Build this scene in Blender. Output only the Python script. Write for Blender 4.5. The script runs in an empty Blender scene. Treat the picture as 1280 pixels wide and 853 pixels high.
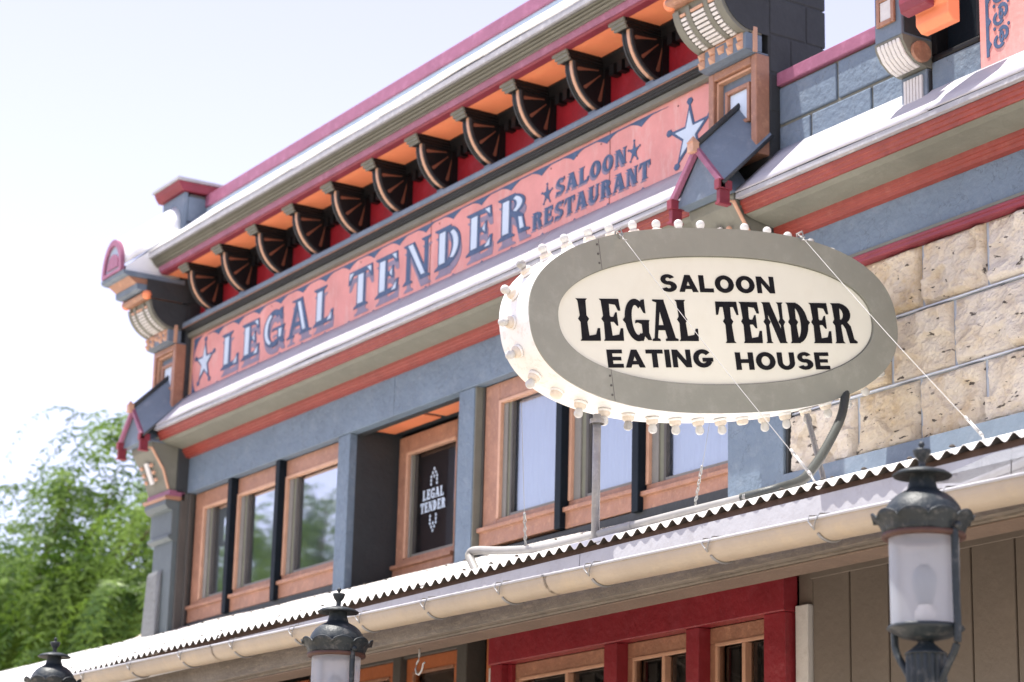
import bpy, bmesh, math, random
from mathutils import Vector, Matrix, Euler, noise
random.seed(7)
S = bpy.context.scene
C = bpy.context.collection
R = math.radians
CZ = 1.6                                  # camera height above the street; geometry below is written relative to it

# ------------------------------------------------------------------ camera, world, sun, exposure
cam_d = bpy.data.cameras.new('camera'); cam = bpy.data.objects.new('camera', cam_d); C.objects.link(cam); S.camera = cam
ex = Vector((0.53521966, -0.21063928, -0.81802873)); ey = Vector((0.84436805, 0.16107832, 0.51097589)); ez = Vector((0.0241351, -0.96420167, 0.26406937))
M = Matrix(((ex.x, -ex.y, -ex.z), (ey.x, -ey.y, -ey.z), (ez.x, -ez.y, -ez.z))).to_4x4()
M.translation = Vector((0, 0, CZ)); cam.matrix_world = M
cam_d.sensor_width = 36; cam_d.lens = 83.393; cam_d.clip_start = .1; cam_d.clip_end = 6000
cam_d.dof.use_dof = True; cam_d.dof.focus_distance = 9.6; cam_d.dof.aperture_fstop = 3.6
S.view_settings.view_transform = 'Standard'; S.view_settings.look = 'None'; S.view_settings.gamma = 1
S.view_settings.exposure = 1.5
S.render.resolution_x = 1024; S.render.resolution_y = 682
EL, AZ = R(75), R(42)                     # sun height; swing from straight across the street towards -X
sd = Vector((-math.sin(AZ)*math.cos(EL), -math.cos(AZ)*math.cos(EL), math.sin(EL)))
w = bpy.data.worlds.new('World'); S.world = w; w.use_nodes = True
nt = w.node_tree; bg = nt.nodes['Background']; sky = nt.nodes.new('ShaderNodeTexSky')
sky.sky_type = 'NISHITA'; sky.sun_disc = False; sky.sun_elevation = EL; sky.sun_rotation = math.atan2(sd.x, sd.y)
sky.altitude = 1900; sky.air_density = 1.0; sky.dust_density = 2.4; sky.ozone_density = 1.0
hs = nt.nodes.new('ShaderNodeHueSaturation'); hs.inputs['Saturation'].default_value = .58; hs.inputs['Hue'].default_value = .54; nt.links.new(sky.outputs[0], hs.inputs['Color']); nt.links.new(hs.outputs[0], bg.inputs[0]); bg.inputs[1].default_value = .122
sl = bpy.data.lights.new('sun', 'SUN'); so = bpy.data.objects.new('sun', sl); C.objects.link(so)
sl.energy = 3.6; sl.angle = R(.53); sl.color = (1, .955, .88)
so.rotation_euler = sd.to_track_quat('Z', 'Y').to_euler()

# ------------------------------------------------------------------ materials
MATS = {}
def mat(name, col, rough=.55, bump=.25, bscale=60, var=.18, vscale=3, metal=0, dirt=None, dscale=6, damt=.5, spec=.4, drop=None, crack=0, coat=0):
    if name in MATS: return MATS[name]
    m = bpy.data.materials.new(name); m.use_nodes = True; MATS[name] = m
    n = m.node_tree.nodes; l = m.node_tree.links; b = n['Principled BSDF']
    tc = n.new('ShaderNodeTexCoord')
    n1 = n.new('ShaderNodeTexNoise'); n1.inputs['Scale'].default_value = vscale; n1.inputs['Detail'].default_value = 6; n1.inputs['Roughness'].default_value = .65
    l.new(tc.outputs['Object'], n1.inputs['Vector'])
    cr = n.new('ShaderNodeValToRGB'); cr.color_ramp.elements[0].position = .3; cr.color_ramp.elements[1].position = .72
    cr.color_ramp.elements[0].color = [c*(1-var) for c in col]+[1]; cr.color_ramp.elements[1].color = [min(1, c*(1+var)) for c in col]+[1]
    l.new(n1.outputs[0], cr.inputs[0]); out = cr.outputs[0]
    if dirt:
        n2 = n.new('ShaderNodeTexNoise'); n2.inputs['Scale'].default_value = dscale; n2.inputs['Detail'].default_value = 9; n2.inputs['Roughness'].default_value = .75
        if drop:
            mp = n.new('ShaderNodeMapping'); mp.inputs['Scale'].default_value = drop; l.new(tc.outputs['Object'], mp.inputs[0]); l.new(mp.outputs[0], n2.inputs['Vector'])
        else: l.new(tc.outputs['Object'], n2.inputs['Vector'])
        r2 = n.new('ShaderNodeValToRGB'); r2.color_ramp.elements[0].position = .52; r2.color_ramp.elements[1].position = .68
        r2.color_ramp.elements[0].color = (0, 0, 0, 1); r2.color_ramp.elements[1].color = (damt, damt, damt, 1)
        l.new(n2.outputs[0], r2.inputs[0])
        mx = n.new('ShaderNodeMixRGB'); mx.inputs[2].default_value = (*dirt, 1); l.new(r2.outputs[0], mx.inputs[0]); l.new(out, mx.inputs[1]); out = mx.outputs[0]
    if crack:
        vv = n.new('ShaderNodeTexVoronoi'); vv.feature = 'DISTANCE_TO_EDGE'; vv.inputs['Scale'].default_value = 5
        nn = n.new('ShaderNodeTexNoise'); nn.inputs['Scale'].default_value = 7; nn.inputs['Detail'].default_value = 5
        l.new(tc.outputs['Object'], nn.inputs['Vector'])
        mm = n.new('ShaderNodeMixRGB'); mm.inputs[0].default_value = .3; l.new(tc.outputs['Object'], mm.inputs[1]); l.new(nn.outputs['Color'], mm.inputs[2]); l.new(mm.outputs[0], vv.inputs['Vector'])
        r3 = n.new('ShaderNodeValToRGB'); r3.color_ramp.elements[0].color = (crack, crack, crack, 1); r3.color_ramp.elements[1].color = (0, 0, 0, 1); r3.color_ramp.elements[1].position = .012
        l.new(vv.outputs[0], r3.inputs[0])
        mx = n.new('ShaderNodeMixRGB'); mx.inputs[2].default_value = [c*.45 for c in col]+[1]; l.new(r3.outputs[0], mx.inputs[0]); l.new(out, mx.inputs[1]); out = mx.outputs[0]
    l.new(out, b.inputs['Base Color'])
    b.inputs['Roughness'].default_value = rough; b.inputs['Metallic'].default_value = metal; b.inputs['Specular IOR Level'].default_value = spec
    b.inputs['Coat Weight'].default_value = coat
    if bump:
        n3 = n.new('ShaderNodeTexNoise'); n3.inputs['Scale'].default_value = bscale; n3.inputs['Detail'].default_value = 5
        l.new(tc.outputs['Object'], n3.inputs['Vector'])
        bp = n.new('ShaderNodeBump'); bp.inputs['Strength'].default_value = bump; bp.inputs['Distance'].default_value = .012
        l.new(n3.outputs[0], bp.inputs['Height']); l.new(bp.outputs[0], b.inputs['Normal'])
    return m

PINK = mat('pink_paint', (.68, .295, .27), .6, .15, 40, .12, 4, dirt=(.72, .47, .43), dscale=3.5, damt=.6, drop=(3, 3, .8))
NAVY = mat('navy_print', (.060, .105, .20), .6, .1, 60, .18, 14, dirt=(.2, .22, .33), dscale=30, damt=.35)
SHADE = mat('grey_drop_shade_print', (.24, .21, .29), .6, .1, 60, .14, 14, dirt=(.45, .25, .28), dscale=30, damt=.4)
PALE = mat('pale_blue_print', (.56, .66, .78), .55, .1, 60, .06, 9)
REDW = mat('red_wall_paint', (.30, .012, .02), .5, .3, 30, .22, 4, dirt=(.36, .05, .08), damt=.4)
PURP = mat('mauve_trim_paint', (.27, .095, .155), .45, .15, 40, .12, 6, dirt=(.45, .2, .3), damt=.4, dscale=12)
MAROON = mat('maroon_trim_paint', (.21, .03, .045), .45, .2, 40, .15, 6)
KHAKI = mat('khaki_trim_paint', (.165, .163, .132), .55, .22, 30, .10, 5, dirt=(.24, .235, .2), dscale=14, damt=.35, crack=0)
BLUE = mat('slate_blue_stucco', (.135, .18, .235), .6, .75, 26, .12, 3.5, dirt=(.23, .27, .31), dscale=8, damt=.4, crack=.55)
BLUEP = mat('slate_blue_paint', (.135, .175, .225), .5, .25, 40, .14, 5, dirt=(.25, .28, .32), dscale=9, damt=.45)
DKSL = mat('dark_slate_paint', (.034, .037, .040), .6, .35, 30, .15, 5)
LSLATE = mat('weathered_pale_blue_paint', (.40, .50, .60), .5, .2, 40, .12, 5, dirt=(.55, .6, .66), damt=.6, dscale=12)
BLACK = mat('black_paint', (.008, .008, .009), .45, .15, 40, .2, 8, spec=.3)
FIN = mat('blue_black_paint', (.005, .009, .014), .5, .15, 40, .2, 8, spec=.15)
ORANGE = mat('orange_soffit_paint', (.84, .26, .12), .5, .1, 20, .07, 4, dirt=(.85, .36, .15), damt=.4)
COPPER = mat('copper_brown_paint', (.33, .165, .105), .42, .35, 50, .18, 9, dirt=(.6, .33, .2), dscale=22, damt=.5)
COPPERP = mat('peach_copper_paint', (.54, .31, .205), .4, .2, 50, .12, 12)
OXRED = mat('oxide_red_trim_paint', (.235, .042, .030), .45, .2, 40, .15, 7, dirt=(.32, .10, .07), dscale=18, damt=.45)
HEAD = mat('crimson_gloss_paint', (.25, .024, .033), .32, .35, 28, .18, 4, dirt=(.33, .06, .08), damt=.4)
WHITE = mat('white_sheet_metal', (.80, .81, .82), .45, .3, 9, .05, 3, dirt=(.6, .6, .6), dscale=20, damt=.35)
ROOFM = mat('white_corrugated_metal', (.80, .78, .74), .4, .12, 20, .06, 3, dirt=(.5, .4, .3), dscale=9, damt=.25)
GREYM = mat('grey_flashing', (.34, .34, .36), .5, .3, 30, .12, 8, dirt=(.55, .55, .55), dscale=25, damt=.6)
FASC = mat('pale_drip_edge_paint', (.43, .43, .45), .5, .2, 30, .08, 5, dirt=(.3, .28, .28), dscale=11, damt=.5)
GUTM = mat('cream_gutter_paint', (.40, .335, .26), .45, .2, 40, .07, 5, dirt=(.5, .4, .27), dscale=7, damt=.5)
WIRE = mat('galvanised_wire', (.30, .30, .30), .45, 0, 1, .1, 20, metal=.7)
BEAMM = mat('weathered_grey_wood', (.155, .135, .115), .7, .6, 45, .25, 3, dirt=(.33, .28, .22), dscale=9, damt=.6, drop=(1, 6, 9))
BEAMU = mat('tan_wood', (.16, .115, .088), .65, .4, 45, .15, 4, dirt=(.22, .15, .11), dscale=12, damt=.5)
STONE = None
MORT = mat('blue_grey_mortar', (.40, .44, .50), .8, .5, 40, .1, 10)
SIDE = mat('taupe_siding_paint', (.17, .142, .118), .5, .2, 30, .07, 2, dirt=(.25, .21, .17), damt=.3)
WHTP = mat('white_window_casing_paint', (.62, .60, .58), .5, .3, 40, .06, 6, dirt=(.4, .36, .32), damt=.3, dscale=20)
SIGNG = mat('sign_grey_green_paint', (.235, .235, .195), .42, .15, 30, .10, 2.5, dirt=(.30, .295, .25), damt=.7, dscale=5)
SIGNW = mat('sign_cream_panel', (.66, .645, .54), .38, .06, 30, .04, 2.5, dirt=(.58, .54, .42), damt=.3, dscale=3, coat=.1)
RIMW = mat('sign_white_rim_paint', (.80, .79, .76), .45, .1, 30, .04, 5, dirt=(.5, .3, .18), dscale=26, damt=.35)
INK = mat('sign_black_lettering', (.006, .006, .008), .6, 0, 1, .2, 20, dirt=(.03, .03, .03), dscale=30, damt=.3, spec=.15)
BULB = mat('frosted_bulb_glass', (.52, .51, .48), .18, 0, 1, .02, 8, spec=.6)
SOCK = mat('porcelain_socket', (.66, .58, .48), .4, .1, 40, .1, 30, dirt=(.4, .28, .18), dscale=50, damt=.5)
STEEL = mat('grey_steel_pipe', (.30, .29, .28), .45, .3, 60, .2, 12, metal=.3, dirt=(.5, .45, .4), damt=.6, dscale=40)
CONDW = mat('pale_flexible_conduit', (.40, .39, .37), .45, .1, 60, .08, 12)
IRON = mat('slate_green_cast_iron', (.016, .023, .028), .5, .25, 60, .22, 14, dirt=(.19, .18, .17), dscale=22, damt=.45, metal=0, spec=.35)
RUST = mat('rusty_ring', (.07, .032, .024), .6, .3, 60, .25, 20)
CURT = mat('sky_tinted_window_blind', (.60, .64, .71), .7, .05, 10, .05, 3)  # lavender of the sky reflected in the panes, put into the blind colour
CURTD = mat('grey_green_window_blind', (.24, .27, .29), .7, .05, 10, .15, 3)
DARKIN = mat('dark_interior', (.03, .026, .024), .8, 0, 1, .3, 3)
BROWNP = mat('dark_brown_film', (.055, .035, .034), .35, .05, 20, .15, 3)
GRAYB = mat('grey_brown_frame_paint', (.085, .078, .070), .5, .25, 40, .12, 6)
RUSTO = mat('rust_orange_sash_paint', (.42, .13, .05), .45, .25, 40, .15, 6)
GROUND = mat('pale_dusty_ground', (.44, .37, .28), .9, .5, 3, .12, .6)
ROAD = mat('worn_asphalt', (.13, .125, .12), .85, .5, 60, .2, 2)
WALK = mat('concrete_walk', (.50, .47, .42), .8, .4, 40, .1, 2)
WOODP = mat('boardwalk', (.22, .17, .12), .8, .4, 40, .2, 2)
BARK = mat('grey_brown_bark', (.14, .10, .075), .9, .8, 30, .3, 6)

def glass(name, tint, refl):
    m = bpy.data.materials.new(name); m.use_nodes = True; n = m.node_tree.nodes; l = m.node_tree.links; n.clear()
    o = n.new('ShaderNodeOutputMaterial'); t = n.new('ShaderNodeBsdfTransparent'); t.inputs[0].default_value = (*tint, 1)
    g = n.new('ShaderNodeBsdfGlossy'); g.inputs['Roughness'].default_value = .03; g.inputs[0].default_value = (.95, .97, 1, 1)
    lw = n.new('ShaderNodeFresnel'); lw.inputs[0].default_value = 1.5
    ma = n.new('ShaderNodeMath'); ma.operation = 'MULTIPLY_ADD'; ma.inputs[1].default_value = 1.2; ma.inputs[2].default_value = refl
    tc = n.new('ShaderNodeTexCoord'); nz = n.new('ShaderNodeTexNoise'); nz.inputs['Scale'].default_value = 2.2; bp = n.new('ShaderNodeBump'); bp.inputs['Strength'].default_value = .05; bp.inputs['Distance'].default_value = .01
    l.new(tc.outputs['Object'], nz.inputs['Vector']); l.new(nz.outputs[0], bp.inputs['Height']); l.new(bp.outputs[0], g.inputs['Normal'])
    mx = n.new('ShaderNodeMixShader'); l.new(lw.outputs[0], ma.inputs[0]); l.new(ma.outputs[0], mx.inputs[0]); l.new(t.outputs[0], mx.inputs[1]); l.new(g.outputs[0], mx.inputs[2]); l.new(mx.outputs[0], o.inputs[0])
    return m
PANE = glass('window_glass', (.85, .9, .95), .14)
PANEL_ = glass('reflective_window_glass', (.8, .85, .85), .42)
PANED = glass('dark_window_glass', (.8, .8, .8), .05)
def lampglass():
    m = bpy.data.materials.new('frosted_lamp_glass'); m.use_nodes = True; n = m.node_tree.nodes; l = m.node_tree.links; n.clear()
    o = n.new('ShaderNodeOutputMaterial'); t = n.new('ShaderNodeBsdfTransparent'); t.inputs[0].default_value = (.86, .9, .95, 1)
    d = n.new('ShaderNodeBsdfTranslucent'); d.inputs[0].default_value = (.86, .88, .93, 1)
    d2 = n.new('ShaderNodeBsdfPrincipled'); d2.inputs['Base Color'].default_value = (.78, .80, .85, 1); d2.inputs['Roughness'].default_value = .25
    m1 = n.new('ShaderNodeMixShader'); m1.inputs[0].default_value = .5; m2 = n.new('ShaderNodeMixShader'); m2.inputs[0].default_value = .40
    l.new(d.outputs[0], m1.inputs[1]); l.new(d2.outputs[0], m1.inputs[2]); l.new(t.outputs[0], m2.inputs[1]); l.new(m1.outputs[0], m2.inputs[2]); l.new(m2.outputs[0], o.inputs[0])
    return m
LAMPG = lampglass()
def stone_mat(i, base, tint):
    m = bpy.data.materials.new('rough_limestone_%s' % ['buff', 'cream', 'ochre'][i]); m.use_nodes = True; n = m.node_tree.nodes; l = m.node_tree.links; b = n['Principled BSDF']
    tc = n.new('ShaderNodeTexCoord'); b.inputs['Roughness'].default_value = .85; b.inputs['Specular IOR Level'].default_value = .2
    a = n.new('ShaderNodeTexNoise'); a.inputs['Scale'].default_value = 4.6; a.inputs['Detail'].default_value = 9; a.inputs['Roughness'].default_value = .62; l.new(tc.outputs['Object'], a.inputs['Vector'])
    cr = n.new('ShaderNodeValToRGB'); e = cr.color_ramp.elements; e[0].position = .36; e[0].color = (*tint, 1); e[1].position = .58; e[1].color = (*base, 1)
    x = cr.color_ramp.elements.new(.47); x.color = [(p*.6+q*.4) for p, q in zip(base, tint)]+[1]
    l.new(a.outputs[0], cr.inputs[0])
    c2 = n.new('ShaderNodeTexNoise'); c2.inputs['Scale'].default_value = 24; c2.inputs['Detail'].default_value = 5; c2.inputs['Roughness'].default_value = .5
    mp = n.new('ShaderNodeMapping'); mp.inputs['Rotation'].default_value = (0, R(-24), 0); mp.inputs['Scale'].default_value = (.55, 1, 1.5); l.new(tc.outputs['Object'], mp.inputs[0]); l.new(mp.outputs[0], c2.inputs['Vector'])
    r2 = n.new('ShaderNodeValToRGB'); r2.color_ramp.elements[0].position = .64; r2.color_ramp.elements[0].color = (0, 0, 0, 1); r2.color_ramp.elements[1].position = .675; r2.color_ramp.elements[1].color = (.9, .9, .9, 1)
    l.new(c2.outputs[0], r2.inputs[0]); mx = n.new('ShaderNodeMixRGB'); mx.inputs[2].default_value = (.045, .035, .03, 1); l.new(r2.outputs[0], mx.inputs[0]); l.new(cr.outputs[0], mx.inputs[1])
    l.new(mx.outputs[0], b.inputs['Base Color'])
    b1 = n.new('ShaderNodeTexNoise'); b1.inputs['Scale'].default_value = 42; b1.inputs['Detail'].default_value = 8; b1.inputs['Roughness'].default_value = .7; l.new(tc.outputs['Object'], b1.inputs['Vector'])
    bp = n.new('ShaderNodeBump'); bp.inputs['Strength'].default_value = 1; bp.inputs['Distance'].default_value = .02; l.new(b1.outputs[0], bp.inputs['Height']); l.new(bp.outputs[0], b.inputs['Normal'])
    return m
STONES = [stone_mat(0, (.72, .64, .53), (.58, .45, .30)), stone_mat(1, (.74, .67, .58), (.60, .50, .38)), stone_mat(2, (.70, .61, .48), (.56, .43, .27))]
def leaf_mat(name, c1, c2):
    m = bpy.data.materials.new(name); m.use_nodes = True; n = m.node_tree.nodes; l = m.node_tree.links; b = n['Principled BSDF']
    g = n.new('ShaderNodeTexCoord'); nz = n.new('ShaderNodeTexNoise'); nz.inputs['Scale'].default_value = 1.3; nz.inputs['Detail'].default_value = 6; nz.inputs['Roughness'].default_value = .75
    l.new(g.outputs['Object'], nz.inputs['Vector']); cr = n.new('ShaderNodeValToRGB'); cr.color_ramp.elements[0].position = .42; cr.color_ramp.elements[1].position = .58
    cr.color_ramp.elements[0].color = (*c1, 1); cr.color_ramp.elements[1].color = (*c2, 1); l.new(nz.outputs[0], cr.inputs[0]); l.new(cr.outputs[0], b.inputs['Base Color'])
    b.inputs['Roughness'].default_value = .5
    t = n.new('ShaderNodeBsdfTranslucent'); l.new(cr.outputs[0], t.inputs[0]); mx = n.new('ShaderNodeMixShader'); mx.inputs[0].default_value = .45
    o = n['Material Output']; l.new(b.outputs[0], mx.inputs[1]); l.new(t.outputs[0], mx.inputs[2]); l.new(mx.outputs[0], o.inputs[0])
    return m
LEAF = leaf_mat('pepper_tree_leaf', (.045, .105, .012), (.20, .32, .045))
LEAF2 = leaf_mat('yellow_green_leaf', (.10, .16, .02), (.17, .23, .035))

# ------------------------------------------------------------------ helpers
OFF = {}
def tagp(o, label=None, cat=None, group=None, kind=None):
    if label: o['label'] = label
    if cat: o['category'] = cat
    if group: o['group'] = group
    if kind: o['kind'] = kind
    return o
def thing(name, label, cat, loc, group=None):
    o = bpy.data.objects.new(name, None); C.objects.link(o); o.location = (loc[0], loc[1], loc[2]+CZ); OFF[o.name] = Vector(loc); o.empty_display_size = .2
    return tagp(o, label, cat, group)
def link(name, bm, m, parent=None, smooth=False, bev=0, rec=True):
    me = bpy.data.meshes.new(name)
    if rec: bmesh.ops.recalc_face_normals(bm, faces=bm.faces)
    bm.to_mesh(me); bm.free()
    o = bpy.data.objects.new(name, me); C.objects.link(o)
    for x in (m if isinstance(m, list) else [m]): me.materials.append(x)
    if smooth:
        me.shade_smooth()
    off = OFF[parent.name] if parent else Vector((0, 0, -CZ))
    me.transform(Matrix.Translation(-off)); OFF[o.name] = off
    if parent: o.parent = parent
    if bev:
        b = o.modifiers.new('bevel', 'BEVEL'); b.width = bev; b.segments = 2; b.limit_method = 'ANGLE'; b.angle_limit = R(40)
    return o
def place(name, me, m4, parent):          # a piece that shares a mesh with its look-alikes
    o = bpy.data.objects.new(name, me); C.objects.link(o); o.parent = parent; OFF[o.name] = OFF[parent.name]
    o.matrix_local = Matrix.Translation(-OFF[parent.name]) @ m4
    return o
def box(bm, x0, x1, y0, y1, z0, z1):
    v = [bm.verts.new(p) for p in ((x0,y0,z0),(x1,y0,z0),(x1,y1,z0),(x0,y1,z0),(x0,y0,z1),(x1,y0,z1),(x1,y1,z1),(x0,y1,z1))]
    for f in ((0,3,2,1),(4,5,6,7),(0,1,5,4),(1,2,6,5),(2,3,7,6),(3,0,4,7)): bm.faces.new([v[i] for i in f])
    return v
def B(name, m, parent, *dims, bev=.004):
    if parent is not None and parent.type == 'EMPTY' and len(dims) > 1 and name not in ('window', 'storefront_window', 'transom_window'):
        return [B(name, m, parent, d, bev=bev) for d in dims][0]
    bm = bmesh.new()
    for d in dims: box(bm, *d)
    return link(name, bm, m, parent, bev=bev)
def poly_x(bm, pts, x0, x1):              # closed (y,z) outline swept along X
    a = [bm.verts.new((x0, y, z)) for y, z in pts]; b = [bm.verts.new((x1, y, z)) for y, z in pts]
    bm.faces.new(a); bm.faces.new(b[::-1])
    for i in range(len(pts)):
        j = (i+1) % len(pts); bm.faces.new((a[j], a[i], b[i], b[j]))
def P(name, m, parent, pts, x0, x1, bev=.002, smooth=False):
    bm = bmesh.new(); poly_x(bm, pts, x0, x1); return link(name, bm, m, parent, bev=bev, smooth=smooth)
def tube(bm, path, r, n=8, cap=True):
    path = [Vector(p) for p in path]; rings = []
    up = Vector((0, 0, 1))
    for i, p in enumerate(path):
        d = (path[min(i+1, len(path)-1)]-path[max(i-1, 0)]).normalized()
        s = d.cross(up if abs(d.z) < .95 else Vector((1, 0, 0))).normalized(); t = s.cross(d)
        rr = r[i] if isinstance(r, (list, tuple)) else r
        rings.append([bm.verts.new(p+rr*(math.cos(a)*s+math.sin(a)*t)) for a in [2*math.pi*k/n for k in range(n)]])
    for a, b in zip(rings, rings[1:]):
        for k in range(n): bm.faces.new((a[k], a[(k+1) % n], b[(k+1) % n], b[k]))
    if cap: bm.faces.new(rings[0][::-1]); bm.faces.new(rings[-1])
def lathe(bm, prof, c, n=28):             # prof (r,z) about vertical axis at c
    rings = []
    for r, z in prof:
        if r < 1e-5: rings.append([bm.verts.new((c[0], c[1], c[2]+z))])
        else: rings.append([bm.verts.new((c[0]+r*math.cos(2*math.pi*k/n), c[1]+r*math.sin(2*math.pi*k/n), c[2]+z)) for k in range(n)])
    for a, b in zip(rings, rings[1:]):
        for k in range(n):
            q = [a[k % len(a)], a[(k+1) % len(a)] if len(a) > 1 else None, b[(k+1) % len(b)] if len(b) > 1 else None, b[k % len(b)]]
            q = [x for x in q if x is not None]
            if len(set(q)) > 2: bm.faces.new(list(dict.fromkeys(q)))
def plate(bm, poly, f, t):                # planar polygon (list of 2d) mapped by f(u,v,depth) with thickness t
    a = [bm.verts.new(f(u, v, 0)) for u, v in poly]; b = [bm.verts.new(f(u, v, t)) for u, v in poly]
    bm.faces.new(a); bm.faces.new(b[::-1])
    for i in range(len(poly)):
        j = (i+1) % len(poly); bm.faces.new((a[j], a[i], b[i], b[j]))

# ------------------------------------------------------------------ lettering (glyphs as overlapping strokes, unit height)
def arc(cx, cy, rx, ry, a0, a1, n=16): return [(cx+rx*math.cos(R(a0+(a1-a0)*i/n)), cy+ry*math.sin(R(a0+(a1-a0)*i/n))) for i in range(n+1)]
def ring(cx, cy, rx, ry, ix, iy, a0, a1, n=18):          # quads of an arc band
    o = arc(cx, cy, rx, ry, a0, a1, n); i = arc(cx, cy, ix, iy, a0, a1, n)
    return [[o[k], o[k+1], i[k+1], i[k]] for k in range(n)]
def stem(x, w, sp=.07, z0=0, z1=1, s=1):
    m = (z0+z1)/2; q = .05*s
    if sp: return [(x-.07*s,z1),(x-.02*s,z1-q),(x,m+.1),(x-sp,m+.02),(x,m-.06),(x-.02*s,z0+q),(x-.07*s,z0),(x+w+.07*s,z0),(x+w+.02*s,z0+q),(x+w,m-.06),(x+w+sp,m+.02),(x+w,m+.1),(x+w+.02*s,z1-q),(x+w+.07*s,z1)]
    return [(x-.09*s,z1),(x-.08*s,z1-.04),(x,z1-.10),(x,z0+.10),(x-.08*s,z0+.04),(x-.09*s,z0),(x+w+.09*s,z0),(x+w+.08*s,z0+.04),(x+w,z0+.10),(x+w,z1-.10),(x+w+.08*s,z1-.04),(x+w+.09*s,z1)]
def west(ch, sp=.06, w=.2):
    # returns (advance, polys, inlays)
    foot = [(.2,0),(.62,0),(.64,.30),(.57,.30),(.50,.15),(.2,.11)]; top = [(.2,1),(.60,1),(.62,.72),(.55,.72),(.48,.86),(.2,.89)]
    inl = [[(.115,.12),(.115+w-.09,.12),(.115+w-.09,.88),(.115,.88)]]
    if ch == 'L': return .66, [stem(.07,w,sp), foot], inl+[[(.46,.05),(.58,.05),(.59,.22)]]
    if ch == 'E': return .68, [stem(.07,w,sp), foot, top, [(.2,.45),(.38,.45),(.46,.36),(.50,.36),(.50,.68),(.46,.68),(.38,.57),(.2,.57)]], inl+[[(.46,.05),(.58,.05),(.59,.22)],[(.46,.95),(.57,.95),(.58,.80)],[(.40,.51),(.46,.42),(.46,.62)]]
    if ch == 'T': return .70, [stem(.24,w,sp), [(.0,1),(.68,1),(.70,.68),(.64,.68),(.56,.87),(.12,.87),(.04,.68),(-.02,.68)]], [[(.285,.1),(.285+w-.09,.1),(.285+w-.09,.84),(.285,.84)],[(.03,.95),(.14,.95),(.03,.80)],[(.65,.95),(.54,.95),(.65,.80)]]
    if ch == 'N': return .76, [stem(.07,.10,sp,s=.9), stem(.56,.09,sp,s=.9), [(.02,1),(.28,1),(.69,.0),(.46,.0),(.16,.75)]], [[(.13,.95),(.25,.95),(.60,.10),(.50,.10)]]
    if ch == 'D': return .72, [stem(.07,w,sp)]+ring(.24,.5,.42,.5,.18,.38,-90,90)+([[(.63,.42),(.63,.60),(.73,.51)]] if sp else []), inl+ring(.24,.5,.37,.44,.25,.40,-50,50,8)
    if ch == 'R': return .76, [stem(.07,w,sp)]+ring(.24,.73,.40,.27,.15,.15,-90,90)+[[(.30,.52),(.46,.56),(.60,.42),(.66,.10),(.76,.04),(.76,0),(.50,0),(.42,.36)]], inl+ring(.24,.73,.34,.22,.22,.17,-55,55,8)+[[(.50,.40),(.58,.36),(.63,.10),(.54,.10)]]
    if ch == 'A': return .78, [[(-.03,0),(-.01,.05),(.05,.07),(.24,.93),(.12,.96),(.12,1),(.30,1),(.34,.84),(.15,.07),(.22,.05),(.23,0)],[(.22,1),(.48,1),(.48,.96),(.72,.07),(.80,.05),(.80,0),(.40,0),(.40,.05),(.46,.07),(.28,.86)],[(.15,.26),(.48,.26),(.46,.38),(.18,.38)]], [[(.33,.90),(.42,.90),(.62,.10),(.53,.10)]]
    if ch == 'G': return .76, ring(.36,.5,.36,.51,.15,.36,50,300,24)+[[(.30,.42),(.33,.50),(.76,.50),(.73,.44),(.70,.20),(.76,.02),(.66,.02),(.56,.12),(.50,.0),(.42,.0),(.42,.14),(.51,.2),(.51,.40),(.40,.44)],[(.50,.87),(.56,.98),(.66,1),(.66,.66),(.60,.68)],]+([[(.01,.42),(.01,.58),(-.07,.5)]] if sp else []), ring(.36,.5,.30,.44,.20,.37,110,250,12)+[[(.57,.20),(.64,.20),(.66,.42),(.56,.42)]]
    if ch == 'S': return .62, ring(.31,.73,.28,.27,.10,.13,30,270,14)+ring(.31,.27,.28,.27,.10,.13,-150,90,14)+[[(.50,.80),(.58,.80),(.58,1),(.52,1)],[(.04,.2),(.12,.2),(.12,0),(.04,0)]], []
    if ch == 'O': return .72, ring(.34,.5,.34,.51,.13,.36,0,360,28), []
    if ch == 'U': return .74, [stem(.07,w,0,z0=.3), stem(.54,.10,0,z0=.3,s=.8)]+ring(.355,.32,.285,.33,.09,.19,180,360,14), []
    return .4, [], []
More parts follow.
